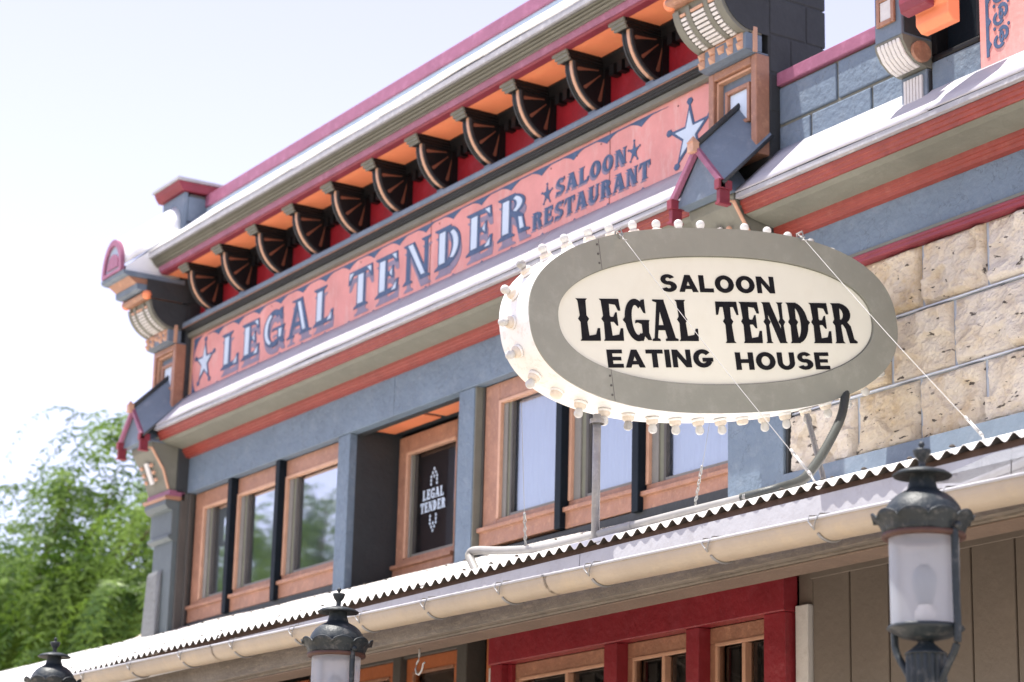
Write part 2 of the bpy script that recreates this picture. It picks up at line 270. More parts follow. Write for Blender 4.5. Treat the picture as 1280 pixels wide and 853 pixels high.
def sans(ch):
    t = .25
    if ch == 'L': return .74, [[(0,0),(t,0),(t,1),(0,1)],[(.2,0),(.70,0),(.70,.23),(.2,.23)]], []
    if ch == 'E': return .78, [[(0,0),(t,0),(t,1),(0,1)],[(.2,0),(.74,0),(.74,.21),(.2,.21)],[(.2,.79),(.73,.79),(.73,1),(.2,1)],[(.2,.40),(.66,.40),(.66,.60),(.2,.60)]], []
    if ch == 'A': return .98, [[(0,0),(.26,0),(.60,1),(.34,1)],[(.36,1),(.60,1),(.95,0),(.68,0)],[(.24,.17),(.72,.17),(.66,.37),(.30,.37)]], []
    if ch == 'T': return .86, [[(.29,0),(.54,0),(.54,.9),(.29,.9)],[(0,.78),(.83,.78),(.83,1),(0,1)]], []
    if ch == 'I': return .30, [[(0,0),(t,0),(t,1),(0,1)]], []
    if ch == 'N': return .98, [[(0,0),(.24,0),(.24,1),(0,1)],[(.68,0),(.92,0),(.92,1),(.68,1)],[(0,1),(.27,1),(.92,0),(.65,0)]], []
    if ch == 'H': return .94, [[(0,0),(t,0),(t,1),(0,1)],[(.63,0),(.88,0),(.88,1),(.63,1)],[(.2,.39),(.68,.39),(.68,.61),(.2,.61)]], []
    if ch == 'O': return 1.02, ring(.48,.5,.48,.52,.22,.28,0,360,30), []
    if ch == 'U': return .92, [[(0,.42),(t,.42),(t,1),(0,1)],[(.61,.42),(.86,.42),(.86,1),(.61,1)]]+ring(.43,.43,.43,.45,.18,.22,180,360,18), []
    if ch == 'S': return .86, ring(.40,.71,.36,.31,.12,.11,25,270,16)+ring(.40,.30,.40,.32,.13,.11,-155,90,16), []
    if ch == 'G': return 1.02, ring(.48,.5,.48,.52,.22,.28,40,335,26)+[[(.46,.32),(.98,.32),(.98,.53),(.46,.53)]], []
    return .5, [], []
def word(text, font, gap=.05):
    out = []; x = 0
    for ch in text:
        a, p, i = font(ch); out.append((ch, x, p, i)); x += a+gap
    return out, x-gap
def letters(parent, text, font, u0, u1, v0, v1, f, m, t=.004, gap=.05, name='letter', inlay=None, shade=None, lift=0):
    wd, tot = word(text, font, gap); sx = (u1-u0)/tot; h = v1-v0
    for ch, x, polys, inl in wd:
        if not polys: continue
        bm = bmesh.new()
        mp = lambda q, dx=0, dv=0: [(u0+(x+a)*sx+dx, v0+b*h+dv) for a, b in q]
        for i, q in enumerate(polys): plate(bm, mp(q), f, t+lift+i*.00006)
        o = link(name, bm, m, parent, rec=True)
        if inlay and inl:
            bm = bmesh.new()
            for i, q in enumerate(inl): plate(bm, mp(q), f, t+lift+.004+i*.00006)
            link(name+'_inlay', bm, inlay, parent)
        if shade:
            bm = bmesh.new()
            for i, q in enumerate(polys): plate(bm, mp(q, shade[1], shade[2]), f, t*.4+i*.00006)
            link(name+'_shade', bm, shade[0], parent)
def star(cx, cy, rx, ry, k=.38, rot=90):
    return [(cx+(rx if i % 2 == 0 else rx*k)*math.cos(R(rot+36*i)), cy+(ry if i % 2 == 0 else ry*k)*math.sin(R(rot+36*i))) for i in range(10)]

# ------------------------------------------------------------------ setting: ground, road, walk
def sheet(name, m, x0, x1, y0, y1, z, n=1):
    bm = bmesh.new(); v = [bm.verts.new(p) for p in ((x0,y0,z),(x1,y0,z),(x1,y1,z),(x0,y1,z))]; bm.faces.new(v)
    return tagp(link(name, bm, m), kind='structure')
sheet('ground', GROUND, -2500, 2500, -2500, 2500, -CZ)
sheet('road', ROAD, -300, 300, -6.5, -.8, -CZ+.004)
bm = bmesh.new(); box(bm, -40, 10, 4.2, 7.2, -CZ+.001, -CZ+.14); tagp(link('pavement', bm, WALK, bev=.01), kind='structure')

# ================================================================== the saloon building
BLD = thing('saloon_building', 'two-tone painted saloon building with pink lettered frieze, bracketed cornice and rough stone wall', 'building', (-10, 7, -CZ))
XL, XR, XE = -15.58, -9.09, -4.6           # frieze bay between pilasters; right bay runs XR2..XE
XR2 = -8.70
# backing walls
B('wall', DKSL, BLD, (-15.9, -8.72, 7.6, 7.8, -CZ, 4.2), (-15.9, -15.7, 7.38, 13, -CZ, 4.2), (-15.9, XE, 13, 13.2, -CZ, 4.2), (XE-.2, XE, 7.24, 13, -CZ, 4.2), (-8.72, XE, 7.12, 7.24, -CZ, 4.15), bev=0)
B('roof', GREYM, BLD, (-15.95, XE+.05, 7.3, 13.3, 4.2, 4.26), bev=0)
B('parapet_wall', DKSL, BLD, (XL, XR, 7.03, 7.22, 4.1, 5.60), bev=0)
# --- top cornice of the lettered bay
P('parapet_cap', PURP, BLD, [(6.985,5.607),(6.985,5.70),(7.26,5.70),(7.26,5.607)], XL+.002, XR-.002, bev=.006)
P('parapet_face', LSLATE, BLD, [(7.0,5.50),(7.0,5.605),(7.028,5.605),(7.028,5.50)], XL, XR)
def rough_roof(name, m, pts_front_back, x0, x1, parent, t=.012, seg=.12, amp=.006):
    (yf, zf), (yb, zb) = pts_front_back; n = int((x1-x0)/seg); bm = bmesh.new(); rows = []
    for s in range(5):
        k = s/4; rows.append([bm.verts.new((x0+(x1-x0)*i/n, yf+(yb-yf)*k, zf+(zb-zf)*k+amp*noise.noise(Vector((x0+i*seg*1.7, k*3, zf)))*(1.4-k))) for i in range(n+1)])
    for a, b in zip(rows, rows[1:]):
        for i in range(n): bm.faces.new((a[i], a[i+1], b[i+1], b[i]))
    o = link(name, bm, m, parent, smooth=True); s = o.modifiers.new('thick', 'SOLIDIFY'); s.thickness = t; s.offset = -1
    return o
# white sheet-metal slope, laid in sheets with laps
xs = [XL-.30, -14.6, -13.3, -12.15, -10.9, -9.8, XR]
for i in range(len(xs)-1):
    rough_roof('sheet_metal', WHITE, ((6.575, 5.18+.002*(i % 2)), (7.0, 5.555+.002*(i % 2))), xs[i], xs[i+1]+.02, BLD)
P('cornice_lip', GREYM, BLD, [(6.572,5.137),(6.572,5.176),(6.66,5.20),(6.66,5.137)], XL-.3, XR)
P('cornice_cove', KHAKI, BLD, [(6.60,5.136),(6.59,5.128),(6.612,5.123),(6.612,5.117),(6.60,5.112),(6.622,5.106),(6.622,5.100),(6.612,5.096),(6.636,5.090),(6.636,5.082),(6.628,5.078),(6.66,5.10),(6.70,5.136)][:11]+[(6.7,5.078),(6.7,5.136)], XL-.25, XR, bev=0)
P('cornice_fascia', PURP, BLD, [(6.655,5.040),(6.645,5.077),(6.72,5.077),(6.72,5.040)], XL, XR)
P('cornice_bead', MAROON, BLD, [(6.668,5.026),(6.662,5.0395),(6.72,5.0395),(6.72,5.026)], XL, XR)
B('frieze_wall', REDW, BLD, (XL, XR, 7.0, 7.028, 4.70, 5.06), bev=0)
NB = 11; pitch = .551
fx = [-15.19+pitch*i for i in range(NB)]
xx = [XL]+fx
for i in range(NB+1):                      # one soffit panel per bay, orange
    a = XL if i == 0 else fx[i-1]-.02; b = fx[i]-.125 if i < NB else XR
    B('soffit_panel', ORANGE, BLD, (a, b, 6.719, 6.925, 5.0295, 5.052), bev=0)
P('dentil_rail', BLACK, BLD, [(6.925,5.056),(6.925,5.018),(6.94,5.005),(6.95,4.97),(6.998,4.97),(6.998,5.056)], XL, XR)
dm = bmesh.new(); box(dm, -.022, .022, -.055, 0, -.062, 0); dme = bpy.data.meshes.new('dentil'); bmesh.ops.recalc_face_normals(dm, faces=dm.faces); dm.to_mesh(dme); dme.materials.append(BLACK); dm.free()
x = XL+.05
while x < XR-.03:
    if not any(f-.15 < x < f+.03 for f in fx): place('dentil', dme, Matrix.Translation((x, 6.998, 4.968)), BLD)
    x += .078
# quarter-fan bracket, built once at x 0 (right face), pieces shared
def mk(name, m, fn, smooth=False):
    bm = bmesh.new(); fn(bm); bmesh.ops.recalc_face_normals(bm, faces=bm.faces); me = bpy.data.meshes.new(name); bm.to_mesh(me); bm.free(); me.materials.append(m)
    if smooth: me.shade_smooth()
    return me
cy, cz, rr = 6.985, 4.978, .236
def fan(bm):
    pts = [(6.99, 4.978)]+[(cy-rr*math.cos(R(a)), cz-.261*math.sin(R(a))) for a in range(0, 91, 9)]+[(6.99, 4.717)]
    poly_x(bm, pts, -.080, -.008)
def band(r0, r1, x0, x1, z0=.261, a1=90):
    def f(bm):
        o = [(cy-r1*math.cos(R(a)), cz-(z0+r1-rr)*math.sin(R(a))) for a in range(0, a1, 9)]+[(cy-r1*math.cos(R(a1-4)), cz-(z0+r1-rr)*math.sin(R(a1-4)))]
        i = [(cy-r0*math.cos(R(a)), cz-(z0+r0-rr)*math.sin(R(a))) for a in range(0, a1, 9)]+[(cy-r0*math.cos(R(a1-4)), cz-(z0+r0-rr)*math.sin(R(a1-4)))]
        poly_x(bm, o+i[::-1], x0, x1)
    return f
M_fan = mk('bracket_body', BLACK, fan)
M_rimr = mk('bracket_rim', DKSL, band(rr-.014, rr+.003, -.010, -.002)); M_riml = mk('bracket_rim', DKSL, band(rr-.014, rr+.003, -.086, -.074))
M_str = mk('bracket_stripe', COPPERP, band(rr-.018, rr+.0055, -.038, -.014))
def cap(bm):
    box(bm, -.125, .012, 6.70, 6.93, 5.010, 5.036); box(bm, -.115, .006, 6.712, 6.94, 4.993, 5.009); box(bm, -.105, .0, 6.724, 6.96, 4.979, 4.992)
M_cap = mk('bracket_cap', BLACK, cap)
def capf(bm):
    box(bm, -.128, .015, 6.686, 6.699, 5.009, 5.030); box(bm, -.118, .009, 6.698, 6.711, 4.991, 5.008); box(bm, -.108, .003, 6.710, 6.723, 4.976, 4.990)
M_capf = mk('bracket_cap_face', KHAKI, capf)
def back(bm): box(bm, -.09, .002, 6.955, 6.998, 4.70, 4.97)
M_back = mk('bracket_back_plate', BLACK, back)
def foot(bm): box(bm, -.078, -.008, 6.90, 6.955, 4.69, 4.722)
M_foot = mk('bracket_foot', BLUEP, foot)
def spoke(a):
    def f(bm):
        pts = []
        L0, L1 = .050, .185
        for k in range(9):
            u = k/8; r_ = L0+(L1-L0)*u; wd = .0028+.0082*u*u; pts.append((r_, wd))
        tip = [(L1+.009*math.cos(R(t)), .0110*math.sin(R(t))) for t in (60, 30, 0, -30, -60)]
        outl = [(r_, w_) for r_, w_ in pts]+tip+[(r_, -w_) for r_, w_ in pts[::-1]]
        ca, sa = math.cos(R(a)), math.sin(R(a))
        poly_x(bm, [(6.968-(u*ca-v*sa), 4.962-(u*sa+v*ca)) for u, v in outl], -.0105, -.003)
    return f
SPK = mat('shaded_copper_spoke_paint', (.20, .075, .045), .5, .1, 40, .15, 9)  # darker copper, the shade on the spokes put into the colour
M_sp = [mk('bracket_spoke', SPK, spoke(a)) for a in (8, 42, 78)]
for x in fx:
    br = place('bracket', M_fan, Matrix.Translation((x, 0, 0)), BLD)
    off = OFF[BLD.name]
    for me, nm in ((M_rimr, 'rim'), (M_riml, 'rim'), (M_str, 'orange_stripe'), (M_cap, 'bracket_cap'), (M_capf, 'bracket_cap_moulding'), (M_back, 'back_plate'), (M_foot, 'foot'), (M_sp[0], 'spoke'), (M_sp[1], 'spoke'), (M_sp[2], 'spoke')):
        o = bpy.data.objects.new(nm, me); C.objects.link(o); o.parent = br
# --- mouldings under the red wall
P('frieze_moulding', BLUEP, BLD, [(6.998,4.745),(6.872,4.692),(6.862,4.680),(6.862,4.650),(6.90,4.650),(6.998,4.69)], XL, XR)
P('dark_moulding', DKSL, BLD, [(6.872,4.6495),(6.872,4.642),(6.884,4.640),(6.884,4.632),(6.897,4.630),(6.897,4.622),(6.91,4.62),(6.998,4.62),(6.998,4.6495)], XL, XR, bev=0)
P('copper_bead', COPPER, BLD, [(6.866,4.6440),(6.866,4.6480),(6.871,4.6480),(6.871,4.6440)], XL, XR, bev=0)
P('frieze_top_rail', KHAKI, BLD, [(6.918,4.6195),(6.912,4.612),(6.912,4.585),(6.93,4.578),(6.945,4.578),(6.998,4.6195)], XL, XR)
NAIL = mk('nail_head', RUST, lambda bm: box(bm, -.004, .004, -.002, .002, -.004, .004))
# --- pink frieze with border and lettering
FR = B('frieze_board', PINK, BLD, (XL, XR+.002, 6.95, 6.998, 4.10, 4.60), bev=0)
def ff(u, v, d): return (u, 6.9495-d, v)
bm = bmesh.new()
for q in ([(-15.575,4.11),(-15.545,4.11),(-15.545,4.577),(-15.575,4.577)],): plate(bm, q, ff, .006)
link('orange_edge', bm, COPPERP, FR)
def cusp(xc, z, s, w_, h): # navy cusp between scallops, sitting on line z, s=+1 points up
    return [(xc-w_, z)]+[(xc-w_*(1-k/6), z+s*h*(k/6)**2.2) for k in range(1, 7)]+[(xc+w_*(k/6), z+s*h*(1-k/6)**2.2) for k in range(1, 6)]+[(xc+w_, z)]
bm = bmesh.new(); n = 17; x0, x1 = -15.12, -9.86; st = (x1-x0)/(n-1); k = 0
for i in range(n):
    xc = x0+st*i
    plate(bm, cusp(xc, 4.558, -1, st*.5, .044), ff, .0022+.0003*(i % 2)); 
    plate(bm, cusp(xc+.02, 4.115, 1, st*.5, .050), ff, .0022+.0003*(i % 2))
plate(bm, [(x0-.2, 4.553), (x1+.25, 4.553), (x1+.1, 4.560), (x0-.05, 4.560)], ff, .0030); plate(bm, [(x0-.2, 4.120), (x1+.25, 4.120), (x1+.1, 4.112), (x0-.05, 4.112)], ff, .0031)
cq = lambda sx, sz, cx, cz_: [(cx, cz_)]+[(cx+sx*.16*math.cos(R(a))-sx*.0, cz_) for a in ()]+[(cx+sx*.15*(1-math.sin(R(a))), cz_+sz*.20*(1-math.cos(R(a)))) for a in range(0, 91, 10)]
for sx, sz, cx, cz_ in ((1,-1,-15.53,4.565),(1,1,-15.53,4.115),(-1,-1,-9.12,4.575),(-1,1,-9.12,4.115)):
    plate(bm, [(cx,cz_)]+[(cx+sx*.16*(1-math.sin(R(a))), cz_+sz*.19*(1-math.cos(R(a)))) for a in range(0, 91, 10)], ff, .0024)
link('scalloped_border', bm, NAVY, FR)
F3 = lambda u, v, d: ff(u, v, d)
def wf(sp=0, w=.24): return lambda ch: west(ch, sp, w)
letters(FR, 'LEGAL', wf(), -15.04, -13.34, 4.225, 4.487, ff, NAVY, .004, .10, inlay=PALE, shade=(SHADE, .012, -.050))
letters(FR, 'TENDER', wf(), -13.14, -10.96, 4.225, 4.487, ff, NAVY, .004, .10, inlay=PALE, shade=(SHADE, .012, -.050))
letters(FR, 'SALOON', wf(0, .2), -10.69, -9.99, 4.348, 4.444, ff, NAVY, .004, .10, shade=(SHADE, -.014, -.012))
letters(FR, 'RESTAURANT', wf(0, .2), -10.93, -9.77, 4.205, 4.305, ff, NAVY, .004, .09, shade=(SHADE, -.014, -.012))
def fstar(cx, cz_, rx, rz, inner=True):
    bm = bmesh.new(); s = star(cx, cz_, rx, rz, .36); plate(bm, s, ff, .0035)
    for i in range(0, 10, 2): plate(bm, [(s[i][0]+.028*rx/.2*math.cos(R(60*j)), s[i][1]+.022*rz/.2*math.sin(R(60*j))) for j in range(6)], ff, .0039)
    o = link('star', bm, NAVY, FR)
    if inner:
        bm = bmesh.new(); plate(bm, star(cx, cz_, rx*.70, rz*.70, .38), ff, .0065); link('star_inlay', bm, PALE, FR)
fstar(-15.33, 4.35, .16, .175); fstar(-9.42, 4.34, .19, .185); fstar(-10.785, 4.385, .055, .062, False); fstar(-9.925, 4.392, .055, .062, False)
for sx_ in (-12.10, -10.16):
    B('board_seam', mat('dark_seam', (.16, .07, .06), .8, 0, 1, .3, 9), FR, (sx_, sx_+.004, 6.9478, 6.9502, 4.10, 4.598), bev=0)
for i in range(26):
    place('nail_head', NAIL, Matrix.Translation((-15.5+.25*i+random.uniform(-.03, .03), 6.9495, random.choice((4.15, 4.53)))), FR)
# --- ledge skirt, oxide trims, cove, blue band (left bay and right bay)
LEDGEM = mat('weathered_white_flashing', (.42, .41, .44), .5, .3, 14, .10, 4, dirt=(.55, .54, .56), dscale=16, damt=.4)
def ledge(x0, x1, dz, yb, right=False):
    n = max(1, int((x1-x0)/1.3)); P('ledge_drip_edge', GREYM, BLD, [(6.693,3.848+dz),(6.693,3.874+dz),(6.75,3.90+dz),(6.75,3.848+dz)], x0, x1)
    for i in range(n):
        a = x0+(x1-x0)*i/n; b = x0+(x1-x0)*(i+1)/n
        rough_roof('ledge_flashing', LEDGEM, ((6.694, 3.878+dz+.0012*(i % 2)), (yb, 4.148+dz)), a, b+.01, BLD, t=.008, seg=.06, amp=.004)
    P('ledge_trim', OXRED, BLD, [(6.72,3.846+dz),(6.722,3.822+dz),(6.73,3.820+dz),(6.733,3.802+dz),(6.742,3.800+dz),(6.744,3.782+dz),(6.80,3.782+dz),(6.80,3.846+dz)], x0, x1, bev=.002)
    P('cove_panel', KHAKI, BLD, [(6.755,3.781+dz),(6.79,3.768+dz),(6.90,3.748+dz),(6.985,3.735+dz),(6.985,3.781+dz)], x0, x1, bev=0)
    P('lower_trim', OXRED, BLD, [(6.925,3.747+dz),(6.928,3.722+dz),(6.938,3.719+dz),(6.940,3.706+dz),(6.95,3.702+dz),(6.952,3.685+dz),(6.99,3.680+dz),(6.99,3.734+dz)], x0, x1, bev=.002)
ledge(XL, XR, 0, 6.95); ledge(XR2, XE, -.113, 6.965)
B('ledge_backing', DKSL, BLD, (XL, XR, 6.82, 6.95, 3.80, 3.98), bev=0)
XB = [XL, -12.55, XR]
for a, b in zip(XB, XB[1:]): B('lintel_panel', BLUE, BLD, (a+.0015, b-.0015, 6.985, 7.06, 3.425, 3.70))
B('lintel_backing', DKSL, BLD, (XL, XR, 7.06, 7.10, 3.42, 4.1), bev=0)
for a, b in ((XR2, -6.9), (-6.9, XE)): B('lintel_panel', BLUE, BLD, (a+.0015, b-.0015, 6.985, 7.06, 3.352, 3.60))
P('stone_head_trim', MAROON, BLD, [(6.965,3.352),(6.965,3.338),(6.972,3.336),(6.972,3.320),(6.985,3.316),(7.04,3.316),(7.04,3.352)], XR2, XE)
P('stone_head_trim', KHAKI, BLD, [(6.972,3.372),(6.968,3.354),(6.984,3.354),(6.984,3.372)], XR2, XE)

# --- windows of the upper storey
def window(x0, x1, z0, z1, y, pane, blind, gx=.10, rev=.09, hd=.11):
    rj = .03
    bars = [(x1-rj, x1, y, y+.05, z0, z1), (x0+gx, x1-rj, y, y+.05, z1-hd, z1), (x0+gx, x1-rj, y, y+.05, z0, z0+.05)]
    if gx > .005: bars.append((x0, x0+gx, y, y+.05, z0, z1))
    o = B('window', COPPER, BLD, *bars, bev=.005)
    ix0, ix1, iz0, iz1 = x0+gx, x1-rj, z0+.05, z1-hd
    B('bead', COPPERP, o, (ix0, ix0+.024, y-.006, y+.03, iz0, iz1), (ix0+.024, ix1, y-.006, y+.03, iz1-.02, iz1), bev=.003)
    B('sash', SASH, o, (ix0+.024, ix0+.024+rev*.5, y+.016, y+.05, iz0, iz1-.02), (ix0+.024+rev, ix1, y+.02, y+.05, iz0, iz0+.02), bev=.002)
    B('sash_liner', OLIVE, o, (ix0+.024+rev*.5, ix0+.024+rev*.82, y+.026, y+.052, iz0, iz1-.02), bev=.001)
    B('sash_dark_strip', GRAYB, o, (ix0+.024+rev*.82, ix0+.024+rev, y+.022, y+.05, iz0, iz1-.02), bev=.001)  # narrow grey-brown strip beside the olive liner
    bm = bmesh.new(); v = [bm.verts.new(p) for p in ((ix0+.05,y+.045,iz0+.01),(ix1,y+.045,iz0+.01),(ix1,y+.045,iz1-.01),(ix0+.05,y+.045,iz1-.01))]; bm.faces.new(v); link('pane', bm, pane, o, rec=False)
    bm = bmesh.new(); N_ = 60; r0 = []; r1 = []
    for i in range(N_+1):
        xx_ = ix0+.03+(ix1-ix0-.03)*i/N_; yy = y+.075+(.006*math.sin(i*1.7)+.003*math.sin(i*.6) if blind is not BROWNP else 0)
        r0.append(bm.verts.new((xx_, yy, iz0-.02))); r1.append(bm.verts.new((xx_, yy, iz1+.02)))
    for i in range(N_): bm.faces.new((r0[i], r0[i+1], r1[i+1], r1[i]))
    link('blind', bm, blind, o, smooth=True)
    P('sill', COPPER, o, [(y-.035,z0+.012),(y-.035,z0-.012),(y-.015,z0-.016),(y-.015,z0-.105),(y+.04,z0-.105),(y+.04,z0+.012)], x0-.01, x1+.0, bev=.003)
    return o
SASH = mat('grey_sash_paint', (.20, .19, .17), .5, .2, 40, .1, 8); OLIVE = mat('olive_liner_paint', (.17, .17, .12), .5, .2, 40, .1, 8)
YW = 7.05
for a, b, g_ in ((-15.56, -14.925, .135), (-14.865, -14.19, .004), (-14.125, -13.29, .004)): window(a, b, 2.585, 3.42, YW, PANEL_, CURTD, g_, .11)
window(-11.56, -10.735, 2.56, 3.42, YW, PANE, CURT, .155, .09)
window(-10.665, -10.005, 2.545, 3.42, YW, PANE, CURT, .004, .13)
window(-9.93, -9.13, 2.515, 3.42, YW, PANE, CURT, .004, .12)
for x, zb in ((-14.865, 2.47), (-14.125, 2.47), (-10.665, 2.44), (-9.93, 2.42)):
    B('mullion_fin', FIN, BLD, (x-.060, x, 6.998, 7.06, zb, 3.424), bev=.004)
B('window_base', DKSL, BLD, (XL, -13.29, 7.03, 7.36, 2.3, 2.475), (-11.57, XR, 7.03, 7.36, 2.2, 2.43), bev=0)
B('window_head', DKSL, BLD, (XL, -13.29, 7.101, 7.36, 3.40, 3.55), (-11.57, XR, 7.101, 7.36, 3.40, 3.55), bev=0)
# pillars and alcove
B('pillar', BLUE, BLD, (-13.285, -13.13, 6.995, 7.05, 2.3, 3.424))
B('alcove_side_wall', DKSL, BLD, (-13.30, -13.131, 7.05, 7.38, 2.3, 3.46), bev=0)
B('pillar', BLUE, BLD, (-11.775, -11.60, 6.995, 7.05, 2.3, 3.424))
B('pillar_casing', GRAYB, BLD, (-11.77, -11.575, 7.05, 7.058, 2.3, 3.43), (-11.77, -11.62, 7.059, 7.38, 2.3, 3.46), bev=.002)
B('casing_strip', KHAKI, BLD, (-11.598, -11.588, 7.0, 7.049, 2.3, 3.424), bev=.002)
B('alcove_soffit', DKSL, BLD, (-13.13, -11.77, 7.06, 7.38, 3.462, 3.50), bev=0)
B('alcove_soffit_panel', ORANGE, BLD, (-13.09, -12.50, 7.10, 7.30, 3.452, 3.461), (-12.44, -11.80, 7.10, 7.30, 3.452, 3.461), bev=0)
AW = window(-13.10, -12.36, 2.58, 3.43, 7.345, PANED, BROWNP, .10, .05)
B('alcove_casing', GRAYB, BLD, (-12.35, -12.28, 7.33, 7.375, 2.3, 3.45), (-12.24, -12.15, 7.32, 7.375, 2.3, 3.45), (-12.10, -11.79, 7.33, 7.375, 2.3, 3.45), bev=.003)
def fa(u, v, d): return (u, 7.389-d, v)
letters(AW, 'LEGAL', wf(0, .22), -12.85, -12.59, 2.985, 3.05, fa, PALE, .002, .08, name='window_letter')
letters(AW, 'TENDER', wf(0, .22), -12.875, -12.565, 2.905, 2.970, fa, PALE, .002, .08, name='window_letter')
for s, z0 in ((1, 3.175), (-1, 2.778)):
    rows = [(0, 1), (1, 2), (2, 3), (3, 2), (4, 2)]
    for r_, c_ in rows:
        for j in range(c_):
            spread = .036 if r_ < 3 else .072
            u = -12.715+(j-(c_-1)/2)*spread; v = z0-s*r_*.024
            bm = bmesh.new(); plate(bm, [(u-.011, v), (u, v+.012), (u+.011, v), (u, v-.012)], fa, .002); link('diamond_mark', bm, PALE, AW)

# --- pilaster with barrel hood, scroll, studs, gabled hood and corbel (left and right ends of the frieze)
def frame(bm, x0, x1, z0, z1, w_, yf, yb):
    box(bm, x0, x0+w_, yf, yb, z0, z1); box(bm, x1-w_, x1, yf, yb, z0, z1); box(bm, x0+w_, x1-w_, yf, yb, z1-w_, z1); box(bm, x0+w_, x1-w_, yf, yb, z0, z0+w_)
def pilaster(X0, X1, label, lower):
    xm = (X0+X1)/2
    g = B('pilaster', DKSL, BLD, (X0, X1, 6.90, 7.24, 3.42, 5.0), bev=.004); g['label'] = label
    # block pier above
    zz = [4.24+.205*i for i in range(8)]
    for i in range(7):
        for j in range(2):
            y0 = 6.845 if i >= 3 else 6.905
            ys = [y0, 7.04, 7.27] if i % 2 else [y0, 7.14, 7.27]
            bm = bmesh.new(); box(bm, X0+.001*(j+1), X1+.004, ys[j]+.003, ys[j+1]-.003, zz[i]+.004, zz[i+1]-.004)
            link('block', bm, DKSL if X0 > -12 or i < 5 else BLUEP, g, bev=.006)
    B('pier_mortar', GRAYB, g, (X0+.006, X1-.003, 6.86, 7.265, 4.9, 5.69), bev=0)
    B('pier_face', BLUEP, g, (X0+.004, X1+.002, 6.815, 6.846, 5.1, 5.70), bev=.003)
    P('pier_cap', MAROON, g, [(6.79,5.705),(6.765,5.74),(6.75,5.775),(7.30,5.775),(7.29,5.705)], X0-.03, X1+.03)
    B('pier_cap_flashing', GREYM, g, (X0-.045, X1+.045, 6.738, 7.32, 5.776, 5.80), bev=.003)
    # barrel hood
    bm = bmesh.new(); xa, xb = X0+.03, X1-.03; r_ = (xb-xa)/2; rings = []
    for k in range(5):
        u = k/4; y = 6.375+u*.45; dz = u*.355; jit = .006
        rings.append([bm.verts.new((xm-(r_)*math.cos(R(a))+jit*noise.noise(Vector((a*.02, k, X0))), y, 5.015+dz*(1 if True else 0)+.04+(.225)*math.sin(R(a))+jit*noise.noise(Vector((a*.02, k*1.3, 9))))) for a in range(0, 181, 12)])
    for a, b in zip(rings, rings[1:]):
        for i in range(len(a)-1): bm.faces.new((a[i], a[i+1], b[i+1], b[i]))
    o = link('barrel_hood', bm, WHITE, g, smooth=True); s = o.modifiers.new('thick', 'SOLIDIFY'); s.thickness = .012
    P('hood_skirt', WHITE, g, [(6.40,5.010),(6.40,5.055),(6.83,5.39),(6.83,5.010)], X0+.022, X1-.022, bev=.003)
    bm = bmesh.new(); o_ = [(xm-(r_+.012)*math.cos(R(a)), 5.05+(.232)*math.sin(R(a))) for a in range(0, 181, 10)]; i_ = [(xm-(r_-.030)*math.cos(R(a)), 5.05+(.185)*math.sin(R(a))) for a in range(0, 181, 10)]
    o_ = [(o_[0][0], 5.012)]+o_+[(o_[-1][0], 5.012)]; i_ = [(i_[0][0], 5.035)]+i_+[(i_[-1][0], 5.035)]
    for k in range(len(o_)-1): plate(bm, [o_[k], o_[k+1], i_[k+1], i_[k]], lambda u, v, d: (u, 6.355+d, v), .03)
    plate(bm, [o_[0], i_[0], i_[-1], o_[-1]], lambda u, v, d: (u, 6.355+d, v), .03); link('hood_arch', bm, PURP, g)
    bm = bmesh.new(); plate(bm, i_, lambda u, v, d: (u, 6.374+d, v), .01); link('hood_tympanum', bm, LSLATE, g)
    bm = bmesh.new(); plate(bm, [(xm+.10*math.cos(R(a)), 5.06+.11*math.sin(R(a))) for a in range(0, 181, 12)], lambda u, v, d: (u, 6.362+d, v), .012); link('hood_rosette', bm, PURP, g)
    P('hood_base', BLUEP, g, [(6.365,5.0095),(6.372,4.982),(6.40,4.972),(6.86,4.972),(6.86,5.0095)], X0-.012, X1+.012)
    P('copper_cove', COPPER, g, [(6.415,4.9715),(6.455,4.945),(6.480,4.928),(6.86,4.928),(6.86,4.9715)], X0+.012, X1-.004)
    P('blue_fillet', BLUEP, g, [(6.480,4.9275),(6.486,4.885),(6.52,4.880),(6.86,4.880),(6.86,4.9275)], X0+.004, X1+.004)
    P('copper_roll', COPPER, g, [(6.565-.032*math.cos(R(a)), 4.855+.026*math.sin(R(a))) for a in range(-80, 81, 20)]+[(6.86,4.8795),(6.86,4.831)], X0+.012, X1-.012)
    for xb_ in (X1-.008, X0+.008):
        bm = bmesh.new(); bmesh.ops.create_uvsphere(bm, u_segments=16, v_segments=10, radius=.036, matrix=Matrix.Translation((xb_, 6.572, 4.856))); link('copper_ball', bm, ORANGE, g, smooth=True)
    # scroll: quarter curve, three banks of white flutes
    sc = lambda a, r__=.215: (6.815-r__*math.cos(R(a)), 4.845-r__*math.sin(R(a)))
    P('scroll', KHAKI, g, [(6.86,4.8305),(6.60,4.8305)]+[sc(a) for a in range(8, 88, 8)]+[(6.86,4.63)], X0, X1, bev=.003)
    for (a0, a1) in ((.05, .09), (.24, .28), (.72, .76), (.91, .95)):
        pass
    bm = bmesh.new()
    for u0, u1 in ((0, .13), (.27, .355), (.645, .73), (.87, 1)):
        o_ = [sc(a, .228) for a in range(8, 88, 8)]; i_ = [sc(a, .214) for a in range(8, 88, 8)]
        poly_x(bm, o_+i_[::-1], X0+(X1-X0)*u0, X0+(X1-X0)*u1); link('scroll_rib', bm, KHAKI, g, bev=.002); bm = bmesh.new()
    bm.free()
